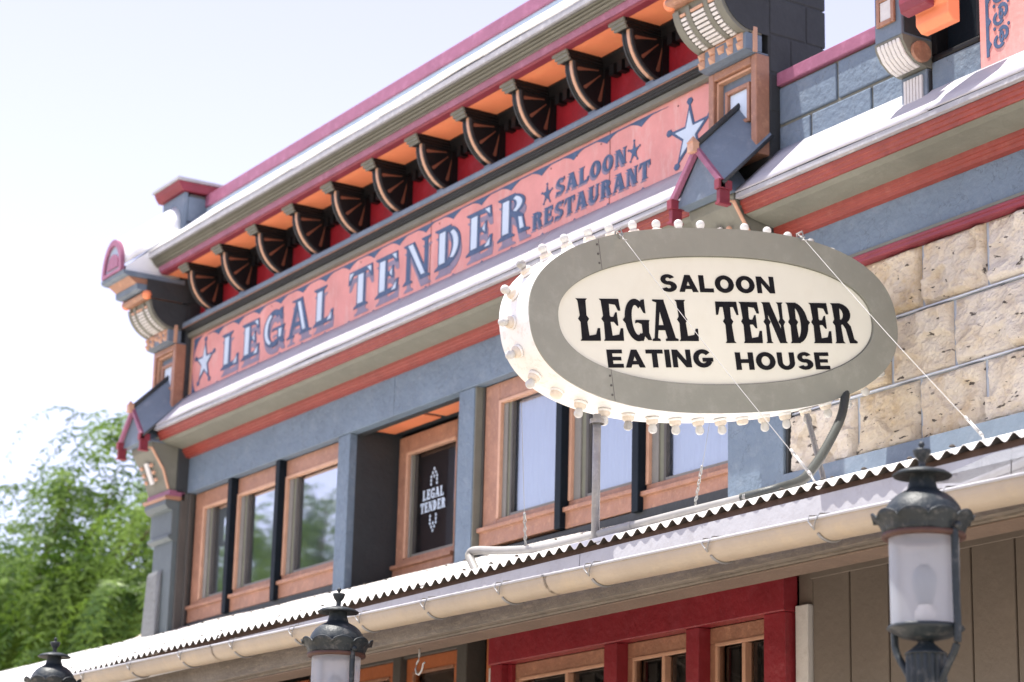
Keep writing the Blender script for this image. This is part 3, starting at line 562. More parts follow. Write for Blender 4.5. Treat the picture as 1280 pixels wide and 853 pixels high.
    for (u0, u1) in ((.145, .255), (.37, .63), (.745, .855)):
        for a in range(14, 78, 6):
            bm = bmesh.new(); p0 = sc(a, .2145); p1 = sc(a+4.8, .2145); q0 = sc(a+.5, .229); q1 = sc(a+4.3, .229)
            poly_x(bm, [p0, q0, q1, p1], X0+(X1-X0)*u0, X0+(X1-X0)*u1)
            link('tooth', bm, COPPERP if a in (14, 74) and True else WHTP, g, bev=.002)
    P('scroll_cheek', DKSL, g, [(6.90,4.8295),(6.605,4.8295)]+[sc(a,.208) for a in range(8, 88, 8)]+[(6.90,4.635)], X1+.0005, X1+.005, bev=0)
    # stud panel
    B('stud_panel', BLUEP, g, (X0+.0, X1+.002, 6.757, 6.86, 4.538, 4.626))
    st_ = [(.07,.2),(.07,.78),(.30,.82),(.30,.24),(.5,.62),(.70,.85),(.70,.27),(.92,.85),(.92,.27)]
    for u, v in st_:
        c = Vector((X0+(X1-X0)*(u*.95+.02), 6.757, 4.545+.075*v)); bm = bmesh.new(); h = .021
        b4 = [bm.verts.new(c+Vector((dx, 0, dz))) for dx, dz in ((-h,-h),(h,-h),(h,h),(-h,h))]; t_ = [bm.verts.new(c+Vector((dx*.86, -.007, dz*.86))) for dx, dz in ((-h,-h),(h,-h),(h,h),(-h,h))]; ap = bm.verts.new(c+Vector((0, -.030, 0)))
        for i in range(4): bm.faces.new((b4[i], b4[(i+1) % 4], t_[(i+1) % 4], t_[i])); bm.faces.new((t_[i], t_[(i+1) % 4], ap))
        link('stud', bm, COPPERP, g)
    P('panel_soffit', BLUEP, g, [(6.765,4.5375),(6.80,4.528),(6.90,4.528),(6.90,4.5375)], X0, X1)
    B('panel_stop', COPPERP, g, (X1-.012, X1+.006, 6.80, 6.83, 4.53, 4.665), bev=.004)
    # framed panel with small light
    bm = bmesh.new(); frame(bm, X0, X1+.004, 4.0, 4.527, .045, 6.82, 6.905); link('panel_frame', bm, COPPER, g, bev=.006)
    bm = bmesh.new(); frame(bm, X0+.046, X1-.042, 4.02, 4.480, .014, 6.838, 6.905); link('panel_bead', bm, COPPERP, g, bev=.004)
    B('panel_back', BLUEP, g, (X0+.05, X1-.05, 6.872, 6.901, 4.02, 4.47))
    bm = bmesh.new(); frame(bm, X0+.105, X1-.085, 4.20, 4.41, .022, 6.845, 6.873); link('light_frame', bm, COPPER, g, bev=.003)
    B('panel_light', PALE, g, (X0+.128, X1-.108, 6.862, 6.8715, 4.225, 4.388))
    # gabled hood, sloping down towards the street
    zp, ze = 4.04, 3.80; zpb, zeb = 4.345, 4.105; yf, yb = 6.60, 6.905
    for s, xe in ((-1, X0-.02), (1, X1+.02)):
        bm = bmesh.new(); t = .014
        v = [bm.verts.new(p) for p in ((xm,yf,zp),(xe,yf,ze),(xe,yb,zeb),(xm,yb,zpb))]; w2 = [bm.verts.new(p) for p in ((xm,yf,zp-t),(xe,yf,ze-t),(xe,yb,zeb-t),(xm,yb,zpb-t))]
        bm.faces.new(v); bm.faces.new(w2[::-1])
        for i in range(4): bm.faces.new((v[i], v[(i+1) % 4], w2[(i+1) % 4], w2[i]))
        link('gable_roof', bm, BLUEP, g)
    bm = bmesh.new(); tube(bm, [(xm, yf-.005, zp+.006), (xm, yb, zpb+.006)], .016, 8); link('ridge_roll', bm, DKSL, g, smooth=True)
    for s, xe in ((-1, X0-.03), (1, X1+.03)):
        bm = bmesh.new(); tube(bm, [(xe-s*.004, yf, ze-.006), (xe-s*.004, yb, zeb-.006)], .009, 6); link('eave_roll', bm, DKSL, g, smooth=True)
    bm = bmesh.new(); fz = lambda u, v, d: (u, yf+.022+d, v)
    plate(bm, [(X0+.005,3.77),(X1-.005,3.77),(X1-.005,ze-.02),(xm,zp-.03),(X0+.005,ze-.02)], fz, .2); link('gable_face', bm, BLUEP, g)
    fr2 = lambda u, v, d: (u, yf-.012+d, v)
    for s, xe in ((-1, X0-.02), (1, X1+.02)):
        bm = bmesh.new(); plate(bm, [(xm,zp+.012),(xe,ze+.012),(xe,ze-.03),(xm,zp-.032)], fr2, .03); link('rake', bm, PURP, g, bev=.003)
        bm = bmesh.new(); a, b = sorted((xe, xe-s*.040)); box(bm, a, b, yf-.022, yf+.06, 3.765, 3.815); box(bm, a+.006, b-.006, yf-.012, yf+.05, 3.70, 3.765); box(bm, a, b, yf-.018, yf+.055, 3.688, 3.702); link('rake_foot', bm, MAROON, g, bev=.003)
    bm = bmesh.new(); box(bm, xm-.024, xm+.024, yf-.038, yf+.0, zp-.035, zp+.015)
    bmesh.ops.create_cone(bm, cap_ends=True, segments=4, radius1=.034, radius2=.0, depth=.04, matrix=Matrix.Translation((xm, yf-.019, zp+.035)) @ Matrix.Rotation(R(45), 4, 'Z')); link('gable_finial', bm, COPPERP, g)
    # corbel
    bm = bmesh.new(); pts = [(6.69,3.76),(6.70,3.72),(6.755,3.64),(6.80,3.55),(6.845,3.435),(6.97,3.435),(6.97,3.99),(6.86,3.90),(6.70,3.79)]
    poly_x(bm, pts, X0+.015, X1-.015); link('corbel', bm, KHAKI, g, bev=.003)
    nrm = Vector((0, -.93, -.40)).normalized(); al = Vector((0, .40, -.93)).normalized()
    def cb(u, v, d, base=Vector((0, 6.712, 3.705))): q = base+al*v-nrm*(-d); return (u, q.y, q.z)
    bm = bmesh.new(); plate(bm, [(xm-.028,.065),(xm+.028,.065),(xm+.028,.225),(xm-.028,.225)], cb, .012); link('corbel_slot', bm, WHTP, g)
    for s in (-1, 1):
        for k in range(3):
            bm = bmesh.new(); c = cb(xm+s*.085, .09+.055*k, .010); bmesh.ops.create_uvsphere(bm, u_segments=8, v_segments=6, radius=.016, matrix=Matrix.Translation(c)); link('corbel_stud', bm, COPPERP, g)
    bm = bmesh.new(); tube(bm, [(X1-.010, 6.62, 3.83), (X1-.010, 6.63, 3.72), (X1-.010, 6.69, 3.725), (X1-.010, 6.79, 3.58), (X1-.010, 6.84, 3.44)], .010, 6); link('corbel_edge', bm, COPPERP, g)
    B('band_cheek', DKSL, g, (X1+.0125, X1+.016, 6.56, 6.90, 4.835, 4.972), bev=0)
    SH = mat('grey_green_shaft_paint', (.10, .12, .125), .5, .25, 30, .1, 5); SP = mat('bare_grey_stucco', (.13, .135, .138), .7, .8, 30, .12, 5)
    if lower:
        P('cap_moulding', PURP, g, [(6.845,3.434),(6.845,3.40),(6.815,3.392),(6.97,3.392),(6.97,3.434)], X0, X1)
        P('cap_moulding', COPPER, g, [(6.815,3.3915),(6.812,3.375),(6.83,3.366),(6.97,3.366),(6.97,3.3915)], X0-.005, X1)
        P('capital', SH, g, [(6.83,3.3655),(6.826,3.33),(6.85,3.30),(6.885,3.29),(6.885,3.12),(6.865,3.11),(6.865,3.09),(6.90,3.07),(7.03,3.07),(7.03,3.3655)], X0, X1-.02)
        P('shaft', SH, g, [(6.905,3.0695),(6.905,2.3),(7.04,2.3),(7.04,3.0695)], X0+.03, X1-.03)
        P('shaft_patch', SP, g, [(6.89,2.85),(6.865,2.3),(6.904,2.3),(6.904,2.88)], X0-.02, X1-.17, bev=.004)
        B('shaft_side', GRAYB, g, (X1-.029, X1+.0, 6.94, 7.05, 2.3, 3.42), (X1-.029, X1+.02, 7.0, 7.02, 2.3, 3.42), bev=.002)
    else:
        B('lower_pier', BLUE, g, (-9.125, -8.69, 6.97, 7.06, 2.2, 3.434), bev=.005)
        B('pier_return', DKSL, g, (-8.689, -8.672, 6.985, 7.06, 2.2, 3.35), bev=.002)
pilaster(-15.97, -15.58, 'left-hand pilaster with white barrel hood standing against the sky', True)
pilaster(-9.09, -8.70, 'right-hand pilaster rising above the oval sign', False)
B('end_return', DKSL, BLD, (-15.97, -15.6, 7.0, 7.38, -CZ, 3.42), bev=0)

# --- right bay: block wall with mauve cap
P('parapet_cap', PURP, BLD, [(6.945,4.375),(6.945,4.445),(7.2,4.445),(7.2,4.375)], XR2+.006, -7.9, bev=.006)
P('parapet_cap', PURP, BLD, [(6.945,4.375),(6.945,4.447),(7.2,4.447),(7.2,4.375)], -7.898, -7.55, bev=.006)
zc = [3.96, 4.165, 4.372]
B('mortar', KHAKI, BLD, (XR2, -7.2, 6.975, 7.12, 3.70, 4.374), bev=0)
for i, z in enumerate((3.755, 3.962, 4.169)):
    x = XR2+.008 - (.20 if i % 2 else -.0) ; first = True
    while x < -7.25:
        a = max(x, XR2+.008); b = min(x+.445, -7.22)
        if b-a > .05:
            bm = bmesh.new(); box(bm, a, b-.012, 6.962, 7.0, z+.006, z+.196); link('block', bm, BLUE, BLD, bev=.007)
        x += .45
# small fluted console and pavilion wall
g = B('small_console', BLUEP, BLD, (-7.67, -7.49, 6.70, 6.96, 4.19, 5.4), bev=.005)
P('console_scroll', KHAKI, g, [(6.70,4.189),(6.705,4.16),(6.735,4.11),(6.78,4.075),(6.84,4.06),(6.96,4.06),(6.96,4.189)], -7.675, -7.485)
for k in range(6):
    x = -7.655+.026*k
    P('flute', WHTP, g, [(6.694,4.175),(6.698,4.155),(6.728,4.103),(6.772,4.068),(6.81,4.055),(6.83,4.07),(6.76,4.13)], x, x+.022, bev=.004)
P('scroll_boss', COPPER, g, [(6.80+.055*math.cos(R(a)), 4.12+.05*math.sin(R(a))) for a in range(0, 360, 20)], -7.484, -7.465)
B('console_panel', BLUEP, g, (-7.665, -7.495, 6.85, 6.96, 3.80, 4.059))
for k in range(6): B('flute', WHTP, g, (-7.64+.021*k, -7.623+.021*k, 6.838, 6.851, 3.90, 4.035), bev=.003)
P('side_drop', COPPER, g, [(6.88,4.06),(6.88,3.95),(6.905,3.92),(6.93,3.95),(6.93,4.06)], -7.494, -7.475)
bm = bmesh.new(); frame(bm, -7.645, -7.525, 4.26, 4.40, .022, 6.685, 6.70); link('console_frame', bm, COPPER, g, bev=.003)
B('console_light', WHTP, g, (-7.622, -7.548, 6.69, 6.699, 4.283, 4.377))
P('console_hood', DKSL, g, [(6.66,4.46),(6.62,4.49),(6.62,4.52),(6.7,4.52),(6.7,4.46)], -7.76, -7.45)
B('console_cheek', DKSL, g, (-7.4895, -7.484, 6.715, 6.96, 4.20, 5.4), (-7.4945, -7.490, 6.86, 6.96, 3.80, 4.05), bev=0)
B('pavilion_wall', BLUE, BLD, (-7.484, -7.17, 6.872, 6.95, 3.75, 4.085), bev=.004)
B('pavilion_wall', DKSL, BLD, (-7.68, -4.6, 6.951, 7.3, 3.75, 6.2), bev=0)
B('niche_jamb', BLACK, BLD, (-7.484, -7.45, 6.875, 6.95, 4.12, 6.2), (-7.19, -7.17, 6.872, 6.95, 4.12, 6.2), bev=0)
P('niche_sill', BLACK, BLD, [(6.868,4.085),(6.868,4.115),(6.95,4.14),(6.95,4.085)], -7.484, -7.17, bev=.01)
B('niche_back', FIN, BLD, (-7.45, -7.19, 6.943, 6.95, 4.12, 6.2), bev=0)
P('pediment_bracket', ORANGE, BLD, [(6.64,4.15),(6.64,4.20),(6.62,4.22),(6.62,4.7),(6.71,4.7),(6.71,4.12),(6.67,4.12)], -7.33, -7.12, bev=.006)
P('pediment_bracket', MAROON, BLD, [(6.57,4.20),(6.56,4.24),(6.56,4.7),(6.618,4.7),(6.618,4.19)], -7.35, -7.18, bev=.006)
PB = B('pink_panel', PINK, BLD, (-7.165, XE, 6.868, 6.95, 3.93, 5.2), bev=0)
fp = lambda u, v, d: (u, 6.8675-d, v)
bm = bmesh.new(); plate(bm, [(-7.125,3.99),(-7.108,3.99),(-7.108,4.8),(-7.125,4.8)], fp, .003)
for k in range(7): plate(bm, [(-7.110,4.02+.107*k),(-7.092,4.045+.107*k),(-7.110,4.07+.107*k)], fp, .0034)
link('border_line', bm, NAVY, PB)
for k in range(7):
    zc_ = 4.055+.107*k
    bm = bmesh.new(); i = 0
    for q in ring(-7.045, zc_-.012, .036, .034, .018, .018, 110, 330, 10)+ring(-7.020, zc_+.018, .034, .036, .017, .018, -70, 150, 10)+ring(-7.030, zc_+.004, .016, .030, .004, .012, 0, 360, 8)[::1]:
        plate(bm, q, fp, .003+.0001*(i % 3)); i += 1
    link('scroll_mark', bm, NAVY, PB)
    for j in (-7.072, -6.985):
        bm = bmesh.new(); plate(bm, [(j+.008*math.cos(R(q*60)), zc_+.052+.009*math.sin(R(q*60))) for q in range(6)], fp, .0036); link('dot_mark', bm, NAVY, PB)

# --- rough stone wall (each stone its own piece)
SW = B('stone_wall', MORT, BLD, (XR2+.02, XE, 7.03, 7.118, 2.08, 3.317), bev=0)
zcs = [1.75, 2.075, 2.385, 2.70, 3.017, 3.325]
si = 0
def stone(x0, x1, z0, z1, seed, m):
    bm = bmesh.new(); nx, nz = 40, 30; grid = []; rnd = random.Random(seed); ph = rnd.random()*50
    cen = [(rnd.random(), rnd.random(), rnd.uniform(.0, 1), rnd.uniform(-.9, .9), rnd.uniform(-.9, .9)) for _ in range(9)]
    for j in range(nz+1):
        row = []
        for i in range(nx+1):
            u = i/nx; v = j/nz; e = min(u, 1-u)*(x1-x0); f = min(v, 1-v)*(z1-z0)
            edge = min(1, e/.022)**.7*min(1, f/.022)**.7
            p = Vector((u*(x1-x0)*5+ph, v*(z1-z0)*5, ph)); wx = .10*noise.noise(p*1.6); wz = .10*noise.noise(p*1.6+Vector((9, 9, 9)))
            c = sorted(((u+wx-a)**2*1.8+(v+wz-b)**2, h_, gx_, gz_, a, b) for a, b, h_, gx_, gz_ in cen)
            d0, h_, gx_, gz_, a, b = c[0]
            k_ = min(1, (c[1][0]-d0)/.02); fac = h_+gx_*(u-a)+gz_*(v-b); fac2 = c[1][1]+c[1][2]*(u-c[1][4])+c[1][3]*(v-c[1][5]); fac = fac*(.5+.5*k_)+fac2*(.5-.5*k_)
            h = .12+.85*fac+.25*noise.noise(p*2)+.20*noise.noise(p*5)+.16*noise.noise(p*11)+.10*noise.noise(p*24)
            wob = .004*noise.noise(p*4)
            row.append(bm.verts.new((x0+u*(x1-x0)+(wob if 0 < i < nx else 0), 7.028-edge*(.005+.045*min(1.02, max(.0, h))), z0+v*(z1-z0)+(wob if 0 < j < nz else 0))))
        grid.append(row)
    for j in range(nz):
        for i in range(nx): bm.faces.new((grid[j][i], grid[j][i+1], grid[j+1][i+1], grid[j+1][i]))
    return link('stone', bm, m, SW, smooth=False, rec=False)
for r_ in range(1, 5):
    z0, z1 = zcs[r_], zcs[r_+1]; x = [-8.61, -8.20, -8.61, -8.39, -8.58][r_] ; start = XR2+.03
    ofs = {4: [-8.68,-8.17,-7.74,-7.32,-6.9,-6.45,-6.05,-5.6,-5.1,XE], 3: [-8.68,-8.38,-7.96,-7.54,-6.98,-6.6,-6.15,-5.7,-5.2,XE], 2: [-8.68,-8.20,-7.77,-7.35,-6.93,-6.5,-6.05,-5.6,-5.1,XE], 1: [-8.68,-8.4,-7.96,-7.54,-7.12,-6.7,-6.2,-5.7,-5.2,XE], 0: [-8.68,-8.2,-7.7,-7.3,-6.9,-6.5,-6.0,-5.6,-5.1,XE]}[r_]
    for a, b in zip(ofs, ofs[1:]):
        si += 1; stone(a+.008, b-.008, z0+.008, z1-.008, si*7, STONES[si % 3])
bm = bmesh.new()                            # raised tuck-pointing lines
for z in zcs[1:-1]: box(bm, XR2+.02, XE, 7.012, 7.03, z-.0042, z+.0042)
link('pointing', bm, mat('pale_pointing', (.56, .60, .66), .8, .5, 40, .1, 10), SW, bev=.002)
P('wall_flashing', BLUEP, BLD, [(6.955,2.398),(6.93,2.26),(6.93,2.1),(7.02,2.1),(7.02,2.41)], XR2+.02, XE)

# --- ground floor under the awning
B('ground_wall', GRAYB, BLD, (-15.9, XE, 7.13, 7.36, -CZ, 2.19), bev=0)
B('interior_dark', DARKIN, BLD, (-13.3, -8.6, 7.11, 7.125, -CZ+.3, 2.0), bev=0)
x = -8.50
while x < XE-.05:
    b = min(x+.262, XE); B('siding_board', SIDE, BLD, (x+.004, b-.004, 6.985, 7.01, -CZ+.14, 2.15), bev=.006); x += .265
B('siding_batten', SIDE, BLD, (-8.50, XE, 7.0, 7.12, -CZ, 2.16), bev=0)
B('siding_frieze', SIDE, BLD, (-8.50, XE, 6.972, 6.984, 1.875, 2.1), bev=.004)
B('storefront_header', HEAD, BLD, (-11.215, -8.606, 6.90, 6.985, 1.735, 1.905), bev=.005)
B('siding_filler', SIDE, BLD, (-8.604, -8.502, 6.99, 7.1, 1.762, 2.1))
B('header_soffit', OXRED, BLD, (-11.215, -8.606, 6.95, 7.1, 1.91, 2.12), bev=.004)
B('window_casing', WHTP, BLD, (-8.595, -8.505, 6.96, 7.1, -CZ+.14, 1.76), (-11.27, -11.215, 6.94, 7.1, -CZ+.14, 1.73), bev=.004)
for a, b in ((-11.212, -11.10), (-10.10, -9.985), (-9.39, -9.285), (-8.775, -8.615)):
    B('storefront_post', HEAD, BLD, (a, b, 6.915, 7.06, -CZ+.14, 1.734), bev=.004)
B('storefront_jamb', HEAD, BLD, (-11.10, -11.06, 6.96, 7.12, -CZ+.14, 1.734), bev=.003)
for a, b in ((-11.06, -10.10), (-9.985, -9.39), (-9.285, -8.775)):
    o = B('storefront_window', COPPER, BLD, (a, b, 6.985, 7.04, 1.655, 1.734), (a, a+.05, 6.985, 7.04, -.2, 1.655), (b-.03, b, 6.985, 7.04, -.2, 1.655), bev=.004)
    bm = bmesh.new()
    box(bm, a+.05, b-.03, 6.978, 6.995, 1.638, 1.656); box(bm, a+.05, a+.068, 6.978, 6.995, -.2, 1.638); xm = a+(b-a)*.54; box(bm, xm-.014, xm+.014, 6.978, 7.03, -.2, 1.638); box(bm, a+.068, b-.03, 6.98, 7.03, 1.16, 1.185)
    link('glazing_bar', bm, COPPERP, o, bev=.003)
    for c, d in ((a+.068, xm-.014), (xm+.014, b-.03)):
        bm = bmesh.new(); v = [bm.verts.new(p) for p in ((c,7.015,-.2),(d,7.015,-.2),(d,7.015,1.638),(c,7.015,1.638))]; bm.faces.new(v); link('pane', bm, PANED, o, rec=False)
        B('curtain', GRAYB, o, (c, c+(d-c)*.3, 7.07, 7.08, -.2, 1.63), bev=0)
B('storefront_stall', HEAD, BLD, (-11.06, -8.775, 6.95, 7.06, -CZ+.14, -.2), bev=.004)
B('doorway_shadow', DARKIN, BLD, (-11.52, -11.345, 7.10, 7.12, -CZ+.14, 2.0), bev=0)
B('door_post', RUSTO, BLD, (-11.345, -11.275, 6.97, 7.1, -CZ+.14, 1.95), bev=.004)
B('entry_frame', GRAYB, BLD, (-11.64, -11.53, 6.95, 7.08, -CZ+.14, 1.98), (-12.38, -12.29, 6.95, 7.08, -CZ+.14, 1.98), (-13.3, -11.64, 6.97, 7.08, 1.885, 2.08), bev=.005)
for a, b in ((-12.28, -11.65), (-13.02, -12.40), (-14.2, -13.55)):
    o = B('transom_window', RUSTO, BLD, (a, b, 6.99, 7.04, 1.80, 1.884), (a, a+.08, 6.99, 7.04, 1.2, 1.80), (b-.08, b, 6.99, 7.04, 1.2, 1.80), bev=.004)
    bm = bmesh.new(); box(bm, a+.08, b-.08, 6.984, 7.0, 1.785, 1.80); box(bm, a+.08, a+.095, 6.984, 7.0, 1.2, 1.785); link('bead', bm, COPPER, o)
    bm = bmesh.new(); v = [bm.verts.new(p) for p in ((a+.09,7.02,1.2),(b-.08,7.02,1.2),(b-.08,7.02,1.79),(a+.09,7.02,1.79))]; bm.faces.new(v); link('pane', bm, PANED, o, rec=False)
    B('blind', BEAMU, o, (a+.1, b-.1, 7.06, 7.07, 1.2, 1.80), bev=0)
B('entry_wall', BEAMU, BLD, (-15.9, -14.22, 7.0, 7.1, -CZ, 2.1), (-13.54, -13.30, 7.0, 7.1, -CZ, 2.1), bev=.003)

# ================================================================== awning
AWN = thing('porch_awning', 'long porch awning of white corrugated metal with cream half-round gutter', 'awning', (-11, 5.6, -CZ))
def zbase(x):
    t = [(-22, 2.48), (-16, 2.440), (-12, 2.388), (-10.7, 2.378), (-9.15, 2.342), (-8.7, 2.335), (-7.5, 2.30), (0, 2.29)]
    for (a, p), (b, q) in zip(t, t[1:]):
        if x <= b: return p+(q-p)*(x-a)/(b-a)
    return 2.29
YE, ZE = 5.20, 1.720
def zroof(x, y): return ZE+(zbase(x)-ZE)*(y-YE)/(7.0-YE)
UNDER = mat('shade_dark_underside', (.05, .042, .036), .8, .3, 30, .3, 5)  # dark underside paints in the shade below the crests; roof screws share it
PW = .0762; x = -20.0; k = 0
while x < XE:
    x1 = min(x+PW*9, XE+.3); n = int(round((x1-x)/PW*10)); bm = bmesh.new(); rows = []
    dy = random.uniform(-.012, .012); dzz = .004*(k % 2)
    for s in range(7):
        u = s/6; y = YE+dy+(7.03-YE-dy)*u
        rows.append([bm.verts.new((x+(x1-x)*i/n, y, zroof(x+(x1-x)*i/n, y)+dzz+(.0122+.002*noise.noise(Vector((x+(x1-x)*i/n, 5, 1))))*math.cos(2*math.pi*(x+(x1-x)*i/n)/PW)+.004*noise.noise(Vector((x+i*.01, s*.8, 0))))) for i in range(n+1)])
    for a, b in zip(rows, rows[1:]):
        for i in range(n): bm.faces.new((a[i], a[i+1], b[i+1], b[i]))
    o = link('roof_sheet', bm, [ROOFM, UNDER], AWN, smooth=True, rec=False); s = o.modifiers.new('thick', 'SOLIDIFY'); s.thickness = .0025; s.material_offset = 1
    x += PW*9-.001; k += 1
bm = bmesh.new(); box(bm, -20, XE, 5.245, 5.30, 1.655, 1.726); link('roof_batten', bm, mat('rusty_brown_batten', (.13, .08, .06), .8, .4, 40, .3, 8), AWN, bev=.003)
x = -20
while x < XE:
    b = min(x+2.44, XE); P('drip_edge', FASC, AWN, [(5.218,1.692),(5.214,1.60),(5.222,1.595),(5.240,1.60),(5.240,1.692)], x+.003, b-.003, bev=0); x += 2.44
# gutter
def gut(y, r0, n=14): return [(5.14-.095*math.cos(R(a)), 1.602-.100*math.sin(R(a))) for a in [180*i/n for i in range(n+1)]]
def zg(x): return 1.595-.0145*(x+8.54)          # the gutter falls towards the right
GO = [(5.112-.068*math.cos(R(a)), -.068*max(0, math.sin(R(a)))**.8) for a in range(0, 181, 10)]
GI = [(5.112-.065*math.cos(R(a)), .001-.064*max(0, math.sin(R(a)))**.8) for a in range(0, 181, 10)]
x = -20
while x < XE:
    b = min(x+3.05, XE+.3); bm = bmesh.new(); pts = GO+GI[::-1]; x2 = b+.02
    A_ = [bm.verts.new((x, y, zg(x)+z)) for y, z in pts]; B_ = [bm.verts.new((x2, y, zg(x2)+z)) for y, z in pts]
    for i in range(len(pts)): j = (i+1) % len(pts); bm.faces.new((A_[j], A_[i], B_[i], B_[j]))
    bm.faces.new(A_); bm.faces.new(B_[::-1]); link('gutter', bm, GUTM, AWN)
    bm = bmesh.new(); tube(bm, [(x, 5.041, zg(x)), (x2, 5.041, zg(x2))], .006, 8); link('gutter_bead', bm, FASC, AWN, smooth=True)
    x = b
def strap(bm):
    for q in (-1, 1): tube(bm, [(q*.022, 5.20, .026), (q*.026, 5.10, .020), (q*.027, 5.042, .012), (q*.021, 5.032, -.008), (q*.006, 5.036, -.028), (0, 5.043, -.040)], .0030, 5)
    o_ = [(5.112-.071*math.cos(R(a)), -.071*max(0, math.sin(R(a)))**.8) for a in range(40, 171, 10)]
    tube(bm, [(0, a, b) for a, b in o_], .0055, 6)
M_strap = mk('strap', WIRE, strap)
for x in (-15.0, -14.0, -13.25, -12.5, -11.85, -11.2, -10.6, -9.95, -9.30, -8.72, -8.12, -7.47, -6.72, -6.12, -5.5): place('gutter_strap', M_strap, Matrix.Translation((x, random.uniform(-.004, .004), zg(x))) @ Matrix.Rotation(random.uniform(-.12, .12), 4, 'Z') if 0 else Matrix.Translation((x, random.uniform(-.002, .002), zg(x))), AWN)
def screw(bm): lathe(bm, [(0,.008),(.006,.007),(.011,.002),(.012,0)], (0, 0, 0), 8)
M_screw = mk('roof_screw', UNDER, screw)
for yy in (5.42, 6.80):
    for k in range(66):
        x = -20+PW*(3*k+.0)+PW*.0
        if -17 < x < -5: place('roof_screw', M_screw, Matrix.Translation((x+PW*0, yy+random.uniform(-.02, .02), zroof(x, yy)+.015)), AWN)
B('eave_beam', BEAMM, AWN, (-20, XE, 5.27, 5.42, 1.486, 1.60), bev=.006)
B('eave_beam_soffit', BEAMU, AWN, (-20, XE, 5.275, 5.415, 1.478, 1.485), bev=.002)
B('fascia_board', BEAMM, AWN, (-20, XE, 5.235, 5.269, 1.497, 1.642), bev=.003)
x = -19.6
while x < XE:
    bm = bmesh.new(); v = box(bm, x, x+.05, 5.42, 6.99, 1.50, 1.60)
    for q in v:
        if q.co.y > 6: q.co.z += zroof(x, 6.99)-1.73
    link('rafter', bm, BEAMM, AWN); x += .8
for x in (-19.5, -15.2, -5.2):
    B('awning_post', BEAMM, AWN, (x, x+.12, 5.28, 5.41, -CZ+.14, 1.477), bev=.008)
def hook(bm): tube(bm, [(0,0,0),(0,0,-.045),(-.006,0,-.06),(-.022,0,-.075),(-.030,0,-.098),(-.022,0,-.118),(0,0,-.126),(.02,0,-.115),(.032,0,-.098),(.036,0,-.080),(.05,0,-.076)], .0045, 7)
bm = bmesh.new(); hook(bm); bmesh.ops.translate(bm, verts=bm.verts, vec=(-9.27, 5.34, 1.486)); tagp(link('ceiling_hook', bm, CONDW, smooth=True), 'pale curled metal hook hanging under the awning beam left of the red storefront', 'hook')
# leaf guard mesh over the gutter at right, and a torn strip near the middle
bm = bmesh.new(); rows = []
for s in range(9):
    u = s/8; rows.append([bm.verts.new((-5.68+.95*i/40+.1*u, 5.06+.15*u, 1.605+.055*math.sin(u*math.pi*.8)*min(1, i/12)+.01*u)) for i in range(41)])
for a, b in zip(rows, rows[1:]):
    for i in range(40): bm.faces.new((a[i], a[i+1], b[i+1], b[i]))
gm = bpy.data.materials.new('wire_mesh_guard'); gm.use_nodes = True; n_ = gm.node_tree.nodes; l_ = gm.node_tree.links
tc_ = n_.new('ShaderNodeTexCoord'); ck = n_.new('ShaderNodeTexWave'); ck.wave_type = 'BANDS'; ck.bands_direction = 'X'; ck.inputs['Scale'].default_value = 60; ck2 = n_.new('ShaderNodeTexWave'); ck2.bands_direction = 'Y'; ck2.inputs['Scale'].default_value = 60
for c_ in (ck, ck2): l_.new(tc_.outputs['Object'], c_.inputs[0])
mxx = n_.new('ShaderNodeMath'); mxx.operation = 'MAXIMUM'; l_.new(ck.outputs['Fac'], mxx.inputs[0]); l_.new(ck2.outputs['Fac'], mxx.inputs[1])
gt = n_.new('ShaderNodeMath'); gt.operation = 'GREATER_THAN'; gt.inputs[1].default_value = .72; l_.new(mxx.outputs[0], gt.inputs[0])
tr_ = n_.new('ShaderNodeBsdfTransparent'); ms_ = n_.new('ShaderNodeMixShader'); l_.new(gt.outputs[0], ms_.inputs[0]); l_.new(tr_.outputs[0], ms_.inputs[1]); l_.new(n_['Principled BSDF'].outputs[0], ms_.inputs[2]); l_.new(ms_.outputs[0], n_['Material Output'].inputs[0])
n_['Principled BSDF'].inputs['Base Color'].default_value = (.22, .23, .25, 1)
link('gutter_guard', bm, gm, AWN, smooth=True)

# ================================================================== oval sign
SX, SY, SZ = -7.77, 5.912, 2.778; SG = thing('hanging_oval_sign', 'large oval grey and cream sign reading SALOON LEGAL TENDER EATING HOUSE, edged with bulbs', 'sign', (SX-.1, SY, 1.8))
TH = .170
def sf(u, v, d, th=TH): return (SX+d, SY+u*math.cos(th)-v*math.sin(th), SZ+u*math.sin(th)+v*math.cos(th))
def sell(a, b, e=2.4, n=128):
    o = []
    for i in range(n):
        t = 2*math.pi*i/n; c, s = math.cos(t), math.sin(t)
        o.append((a*math.copysign(abs(c)**(2/e), c), b*math.copysign(abs(s)**(2/e), s)))
    return o
Ao, Bo, Ai, Bi = .989, .403, .850, .281; DEP = .23; N = 128
O, I = sell(Ao, Bo), sell(Ai, Bi, 2.25)
bm = bmesh.new()
of = [bm.verts.new(sf(u, v, 0)) for u, v in O]; oi = [bm.verts.new(sf(u, v, 0)) for u, v in I]; ii = [bm.verts.new(sf(u, v, -.012)) for u, v in I]; ob = [bm.verts.new(sf(u, v, -.008)) for u, v in O]
for i in range(N):
    j = (i+1) % N; bm.faces.new((of[i], of[j], oi[j], oi[i])); bm.faces.new((oi[i], oi[j], ii[j], ii[i])); bm.faces.new((ob[i], ob[j], of[j], of[i]))
link('sign_border', bm, SIGNG, SG)
bm = bmesh.new(); plate(bm, I, lambda u, v, d: sf(u, v, -.0125-d), .01); link('sign_panel', bm, SIGNW, SG)
